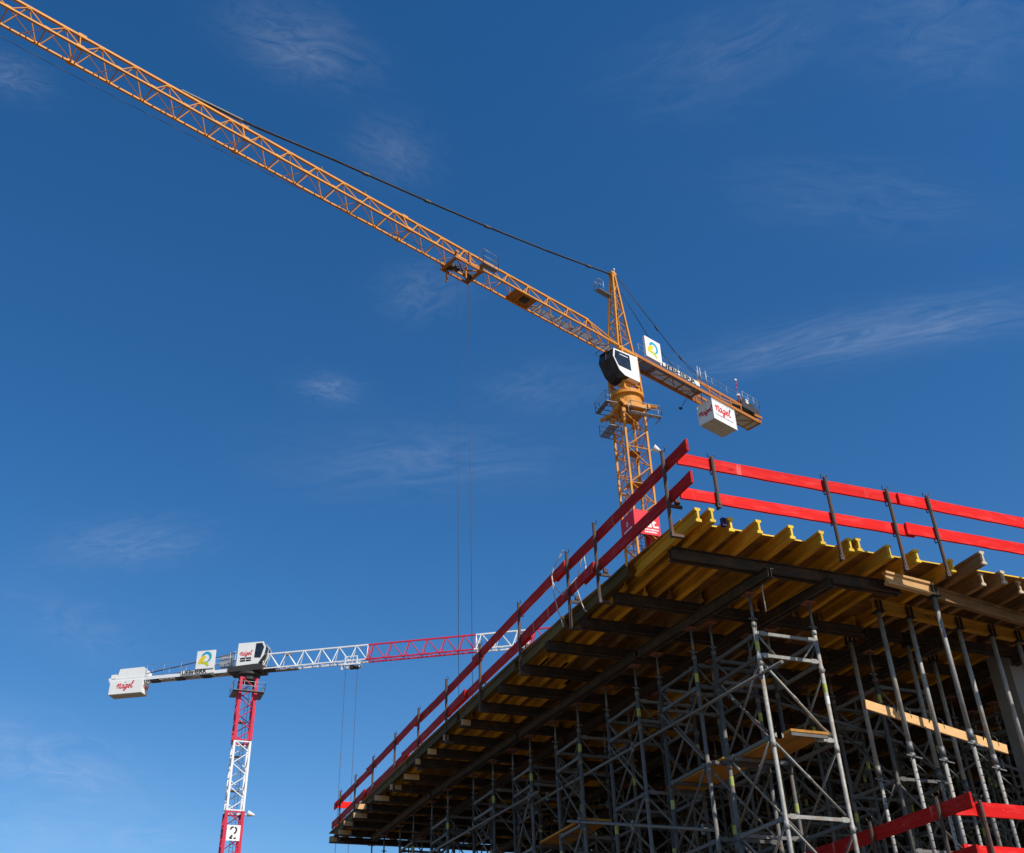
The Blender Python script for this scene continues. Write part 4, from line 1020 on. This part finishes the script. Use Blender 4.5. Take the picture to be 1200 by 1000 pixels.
# ballast box
cw = MB().frame_box(Y_(-14.2, -.1, 62.48), AD * 1.82, BD * .96, UP * 1.2); cwo = cw.build('counterweight', M['cw_white'], yc)
un = MB()
for k in range(3): un.frame_box(Y_(-14.2, -.74 + .64 * k, 61.265), AD * 1.8, BD * .30, UP * .02)
un.build('ballast_slab', M['cw_under'], cwo)
cf = MB()
for b_ in (-1.08, .88):
    for a in (-12.36, -16.04): cf.bar(Y_(a, b_ * 0.99 - .0, 61.26), Y_(a, b_ * .99, 63.68), .05, .05, AD)
cf.bar(Y_(-12.3, .87, 63.7), Y_(-16.1, .87, 63.7), .06, .06); cf.bar(Y_(-12.3, .87, 61.26), Y_(-16.1, .87, 61.26), .05, .05); cf.bar(Y_(-12.36, -1.06, 61.26), Y_(-12.36, .87, 61.26), .05, .05)
cf.build('corner_trim', M['wh'], cwo)
jn = MB()
for a in (-13.6, -14.8): jn.bar(Y_(a, .8635, 61.3), Y_(a, .8635, 63.65), .004, .018, AD)
jn.build('panel_joint', M['cable'], cwo)
for a in (-12.9, -15.5): MB().path([Y_(a - .12, .6, 63.68), Y_(a - .1, .6, 63.86), Y_(a + .1, .6, 63.86), Y_(a + .12, .6, 63.68)], .03, 6).build('lifting_eye', M['dark'], cwo)
script_word(cwo, M['redtxt'], Y_(-12.85, .872, 62.45), -AD, UP, .58)
script_word(cwo, M['redtxt'], Y_(-12.365, -.92, 62.25), BD, UP, .40)
th_ = MB().bar(Y_(-12.7, .872, 61.95), Y_(-15.6, .872, 61.95), .004, .06); th_.build('small_lettering', M['cable'], cwo)
# sign boards
sb = MB().frame_box(Y_(-3.72, .86, 65.75), AD * 1.15, BD * .13, UP * 1.24); sbo = sb.build('sign_board', M['cw_white'], yc)
swirl_logo(sbo, Y_(-2.57, .995, 64.55), -AD, UP, 2.3)
lb_ = MB().frame_box(Y_(-7.6, .93, 64.55), AD * 2.98, BD * .03, UP * .27); lbo = lb_.build('letter_board', M['cw_white'], yc)
text_mesh('LIEBHERR', .66, M['blktxt'], 'lettering', lbo, Y_(-4.75, .966, 64.32), -AD, UP, bold=.03, sx=1.85)

# ------------------------------------------------------------------ white and red tower crane
B = V((17.57, 130.8, 0)); WD = V((.858, -.513, 0)).normalized(); WN = V((-WD.y, WD.x, 0))
def W_(a, b_, z): return B + WD * a + WN * b_ + V((0, 0, z))
wc = thing('tower_crane', 'flat topped white and red tower crane farther away at lower left', 'tower crane', B)
secs = [(0., 8.4, 'wh'), (8.4, 16.6, 'rd'), (16.6, 24.8, 'wh'), (24.8, 32.95, 'rd'), (32.95, 41.1, 'wh'), (41.1, 48.9, 'rd')]
for z0, z1, c in secs:
    mb = MB(); lattice_tower(mb, B, .93, z0 + .02, z1 - .02, 2.6, .12 if c == 'wh' else .17, .07 if c == 'wh' else .06, mid=False)
    for z in (z0 + .1, z1 - .1):
        for i in range(4):
            q = [(-1, -1), (1, -1), (1, 1), (-1, 1)]; a, b_ = q[i], q[(i + 1) % 4]; mb.bar(B + V((a[0] * .93, a[1] * .93, z)), B + V((b_[0] * .93, b_[1] * .93, z)), .12, .14)
    mo2 = mb.build('mast_section', M[c], wc)
    if z1 > 24:
        ld = MB(); cxx = B + V((.15, .25, 0))
        for s in (-.2, .2): ld.tube(cxx + V((s, 0, z0)), cxx + V((s, 0, z1)), .03, 5)
        for k in range(int((z1 - z0) / .4)): ld.tube(cxx + V((-.2, 0, z0 + .4 * k)), cxx + V((.2, 0, z0 + .4 * k)), .02, 4)
        for k in range(2): ld.box(B + V((-.8, -.1, z0 + 2.5 + 4 * k)), B + V((.3, .8, z0 + 2.56 + 4 * k)))
        ld.build('ladder', M['grating'], mo2)
nb = MB().box(B + V((-.72, -1.14, 29.65)), B + V((.80, -1.10, 31.35))); nbo = nb.build('number_plate', M['cw_white'], wc)
# stencil digit 2
dg = MB(); O = B + V((0, -1.15, 29.75)); X, Yv = V((1, 0, 0)), UP
ribbon(dg, smooth([(-.30, 1.08, 1), (-.22, 1.30, 1), (.02, 1.40, 1)]), .19, O, X, Yv); ribbon(dg, smooth([(.16, 1.38, 1), (.36, 1.18, 1), (.30, .85, 1), (.12, .66, 1)]), .19, O, X, Yv)
ribbon(dg, [(-.03, .50, 1), (-.28, .20, 1), (-.34, .14, 1)], .19, O, X, Yv); ribbon(dg, [(-.36, .16, 1), (-.02, .16, 1)], .16, O, X, Yv); ribbon(dg, [(.12, .18, 1), (.40, .18, 1)], .17, O, X, Yv)
dg.build('digit', M['blktxt'], nbo)
fl = MB(); q = B + V((1.0, -.9, 32.6)); fl.tube(q, q + V((.6, -.05, .05)), .06, 6).tube(q + V((.45, -.1, .15)), q + V((1.25, -.2, -.05)), .36, 10, .10); fl.build('floodlight', M['bulb'], wc)
pf = MB()
for s in (-1, 1): pf.box(B + V((-1.9 if s < 0 else 1.15, -1.5, 46.9)), B + V((-1.15 if s < 0 else 1.9, 1.2, 46.96)))
pf.box(B + V((-1.9, -1.9, 46.9)), B + V((1.9, -1.25, 46.96)))
pfo = pf.build('service_platform', M['grating'], wc)
rl = MB(); railing(rl, [B + V((-1.9, 1.2, 46.96)), B + V((-1.9, -1.9, 46.96)), B + V((1.9, -1.9, 46.96)), B + V((1.9, 1.2, 46.96))], r=.035, step=1.2); rl.build('handrail', M['rail'], pfo)
sw = MB(); ring(sw, B, [(.2, 48.7), (1.15, 48.7), (1.15, 49.2), (1.45, 49.3), (1.45, 49.6), (.2, 49.6)], 20); sw.frame_box(W_(-.1, .0, 50.05), WD * 2.2, WN * 1.15, UP * .34)
sw.frame_box(W_(2.6, .0, 50.0), WD * .9, WN * .45, UP * .22)
sw.build('turntable', M['dark'], wc)
# machinery and cab
prof = [(-1.35, 50.45), (-1.30, 53.40), (1.95, 53.38), (2.32, 52.7), (2.15, 51.6), (1.45, 50.55)]
cab = prism(MB(), prof, -1.05, .75, W_).build('operator_cab', M['cw_white'], wc)
MB().add([W_(1.02, -1.062, 53.2), W_(1.82, -1.062, 53.2), W_(2.12, -1.062, 52.6), W_(1.75, -1.062, 51.25), W_(.92, -1.062, 51.35)], [(4, 3, 2, 1, 0)]).build('side_window', M['glass'], cab)
fp = [(1.98, 53.33), (2.36, 52.7), (2.19, 51.6), (1.52, 50.62)]; fg = MB()
for (a0, z0), (a1, z1) in zip(fp[:-1], fp[1:]): fg.add([W_(a0 + .01, -.98, z0), W_(a0 + .01, .7, z0), W_(a1 + .01, .7, z1), W_(a1 + .01, -.98, z1)], [(3, 2, 1, 0)])
fgo = fg.build('windscreen', M['glass'], cab)
fr = MB()
for (a0, z0), (a1, z1) in zip(fp[:-1], fp[1:]):
    for b_ in (-.1, .7): fr.bar(W_(a0 + .02, b_, z0), W_(a1 + .02, b_, z1), .06, .05)
fr.build('window_frame', M['wh'], fgo)
vt = MB()
for i in range(2):
    for j in range(2): vt.frame_box(W_(-.55 + .76 * i, -1.062, 51.05 + .3 * j), WD * .33, WN * .01, UP * .10)
vt.build('vent', M['blktxt'], cab)
script_word(cab, M['redtxt'], W_(-.95, -1.068, 51.75), WD, UP + WD * .0, .36)
# counter jib
cj = MB()
for b_ in (-.62, .62): cj.bar(W_(-2.0, b_, 50.1), W_(-18.2, b_, 50.1), .16, .42)
for k in range(8): cj.bar(W_(-2.5 - 2 * k, -.6, 50.0), W_(-2.5 - 2 * k, .6, 50.0), .1, .2); cj.tube(W_(-2.5 - 2 * k, -.6, 49.9), W_(-4.5 - 2 * k, .6, 49.9), .05, 5)
cj.bar(W_(-18.2, -.75, 50.3), W_(-18.2, .75, 50.3), .16, .34)
cjo = cj.build('counter_jib', M['wh'], wc)
MB().frame_box(W_(-7.6, 0, 50.28), WD * 5.6, WN * .5, UP * .02).build('walkway', M['grating'], cjo)
ug = MB()
for a in (-8.9, -5.4, -12.2): ug.frame_box(W_(a, -.2, 49.78), WD * .55, WN * .4, UP * .1)
ug.build('junction_box', M['dark'], cjo)
rl = MB(); railing(rl, [W_(-2.0, -.72, 50.3), W_(-13.3, -.72, 50.3)], h=1.5, r=.02, step=2.0); railing(rl, [W_(-2.0, .72, 50.3), W_(-13.3, .72, 50.3)], h=1.5, r=.02, step=2.0)
railing(rl, [W_(-1.6, -.9, 50.4), W_(-2.3, -.9, 50.4)], h=2.0, r=.045, step=.6)
rl.build('handrail', M['rail'], cjo)
tb = MB()
tb.tube(W_(-1.4, -.5, 52.45), W_(-13.4, -.5, 50.75), .06, 6).tube(W_(-1.4, .5, 51.9), W_(-12.0, .5, 50.5), .06, 6); tb.build('tie_bar', M['cable'], wc)
bx = MB().frame_box(W_(-3.1, .1, 51.6), WD * .75, WN * .3, UP * .75); bx.build('control_box', M['rail'], cjo)
hw = prism(MB(), [(-17.5, 50.4), (-17.2, 51.0), (-17.05, 51.65), (-13.9, 51.68), (-13.3, 51.15), (-13.2, 50.4)], -.55, .6, W_); hw.build('winch_cover', M['cw_white'], cjo)
hh = MB().frame_box(W_(-17.8, -.1, 50.75), WD * .35, WN * .4, UP * .25); hh.build('ballast_step', M['cw_white'], cjo)
cwo = MB().frame_box(W_(-15.75, 0, 49.15), WD * 2.2, WN * .82, UP * .85).build('counterweight', M['cw_white'], wc)
un = MB()
for b_ in (-.4, .4): un.frame_box(W_(-15.75, b_, 48.27), WD * 2.18, WN * .36, UP * .025)
un.build('ballast_slab', M['cw_under'], cwo)
script_word(cwo, M['redtxt'], W_(-16.95, -.832, 49.0), WD, UP + WD * .0, .50)
script_word(cwo, M['redtxt'], W_(-13.538, -.6, 48.95), WN, UP, .32)
sbo = MB().frame_box(W_(-5.55, -.8, 51.75), WD * 1.2, WN * .10, UP * 1.18).build('sign_board', M['cw_white'], wc)
swirl_logo(sbo, W_(-6.75, -.905, 50.57), WD, UP, 2.4)
lbo = MB().frame_box(W_(-6.45, -.76, 50.28), WD * 2.2, WN * .03, UP * .28).build('letter_board', M['cw_white'], wc)
text_mesh('LIEBHERR', .68, M['blktxt'], 'lettering', lbo, W_(-8.55, -.796, 50.06), WD, UP, bold=.03, sx=1.12)
# jib in coloured sections
def wjib(a0, a1, mat, first=False):
    mb = MB(); hb = .52; zb, zt = 50.0, 52.05
    for b_ in (-hb, hb): mb.bar(W_(a0, b_, zb), W_(a1, b_, zb), .15, .15)
    mb.bar(W_(a0, 0, zt), W_(a1, 0, zt), .17, .17)
    n_ = int(round((a1 - a0) / 2.26)); p_ = (a1 - a0) / n_
    for k in range(n_):
        x = a0 + p_ * k; t = x + p_ * .30
        for b_ in (-hb, hb):
            mb.tube(W_(x + .05, b_, zb), W_(t, 0, zt), .06, 6, cap=False); mb.tube(W_(t + .08, 0, zt), W_(x + p_ - .05, b_, zb), .06, 6, cap=False)
        mb.tube(W_(x, -hb, zb), W_(x, hb, zb), .045, 6); mb.tube(W_(x, -hb, zb), W_(x + p_, hb, zb), .035, 6)
        mb.frame_box(W_(x, -hb, zb), WD * .16, WN * .09, UP * .11); mb.frame_box(W_(t, 0, zt - .03), WD * .2, WN * .1, UP * .1)
    for e in (a0 + .06, a1 - .06):
        for b_ in (-hb, hb): mb.tube(W_(e, b_, zb), W_(e, 0, zt), .05, 6)
    return mb.build('jib_section', M[mat], wc)
s1_ = wjib(1.8, 15.3, 'wh'); wjib(15.3, 28.85, 'rd'); wjib(28.85, 35.6, 'wh'); wjib(35.6, 49.1, 'rd')
MB().frame_box(W_(5.0, 0, 51.75), WD * .35, WN * .15, UP * .12).frame_box(W_(4.9, .35, 49.92), WD * 1.4, WN * .3, UP * .08).build('junction_box', M['grating'], s1_)
tr = MB(); 
for a in (12.6, 14.1):
    for b_ in (-.62, .62): tr.bar(W_(a, b_, 49.5), W_(a, b_, 50.55), .12, .12, WD); tr.tube(W_(a, b_ - .1, 49.55), W_(a, b_ + .1, 49.55), .16, 8)
for b_ in (-.62, .62): tr.bar(W_(12.3, b_, 49.5), W_(14.4, b_, 49.5), .12, .16); tr.bar(W_(12.6, b_, 50.5), W_(14.1, b_, 50.5), .08, .1)
tr.bar(W_(12.3, -.62, 49.5), W_(12.3, .62, 49.5), .12, .14).bar(W_(14.4, -.62, 49.5), W_(14.4, .62, 49.5), .12, .14); tr.frame_box(W_(12.2, -.5, 49.2), WD * .1, WN * .08, UP * .3)
tro = tr.build('trolley', M['wh'], wc)
MB().frame_box(W_(13.6, 0, 49.25), WD * .55, WN * .3, UP * .12).tube(W_(13.3, -.1, 49.5), W_(13.3, .1, 49.5), .28, 10).build('sheave', M['dark'], tro)
hr = MB()
for a in (12.5, 14.0): hr.tube(W_(a, 0, 49.4), W_(a, 0, 14), .028, 5)
hr.build('hoist_rope', M['wire'], wc)
hk = MB().frame_box(W_(13.25, 0, 13.7), WD * .8, WN * .18, UP * .45).path([W_(13.25, 0, 13.3), W_(13.25, 0, 12.9), W_(13.5, 0, 12.65), W_(13.25, 0, 12.4), W_(13.05, 0, 12.6)], .07, 8); hk.build('hook_block', M['rd'], wc)
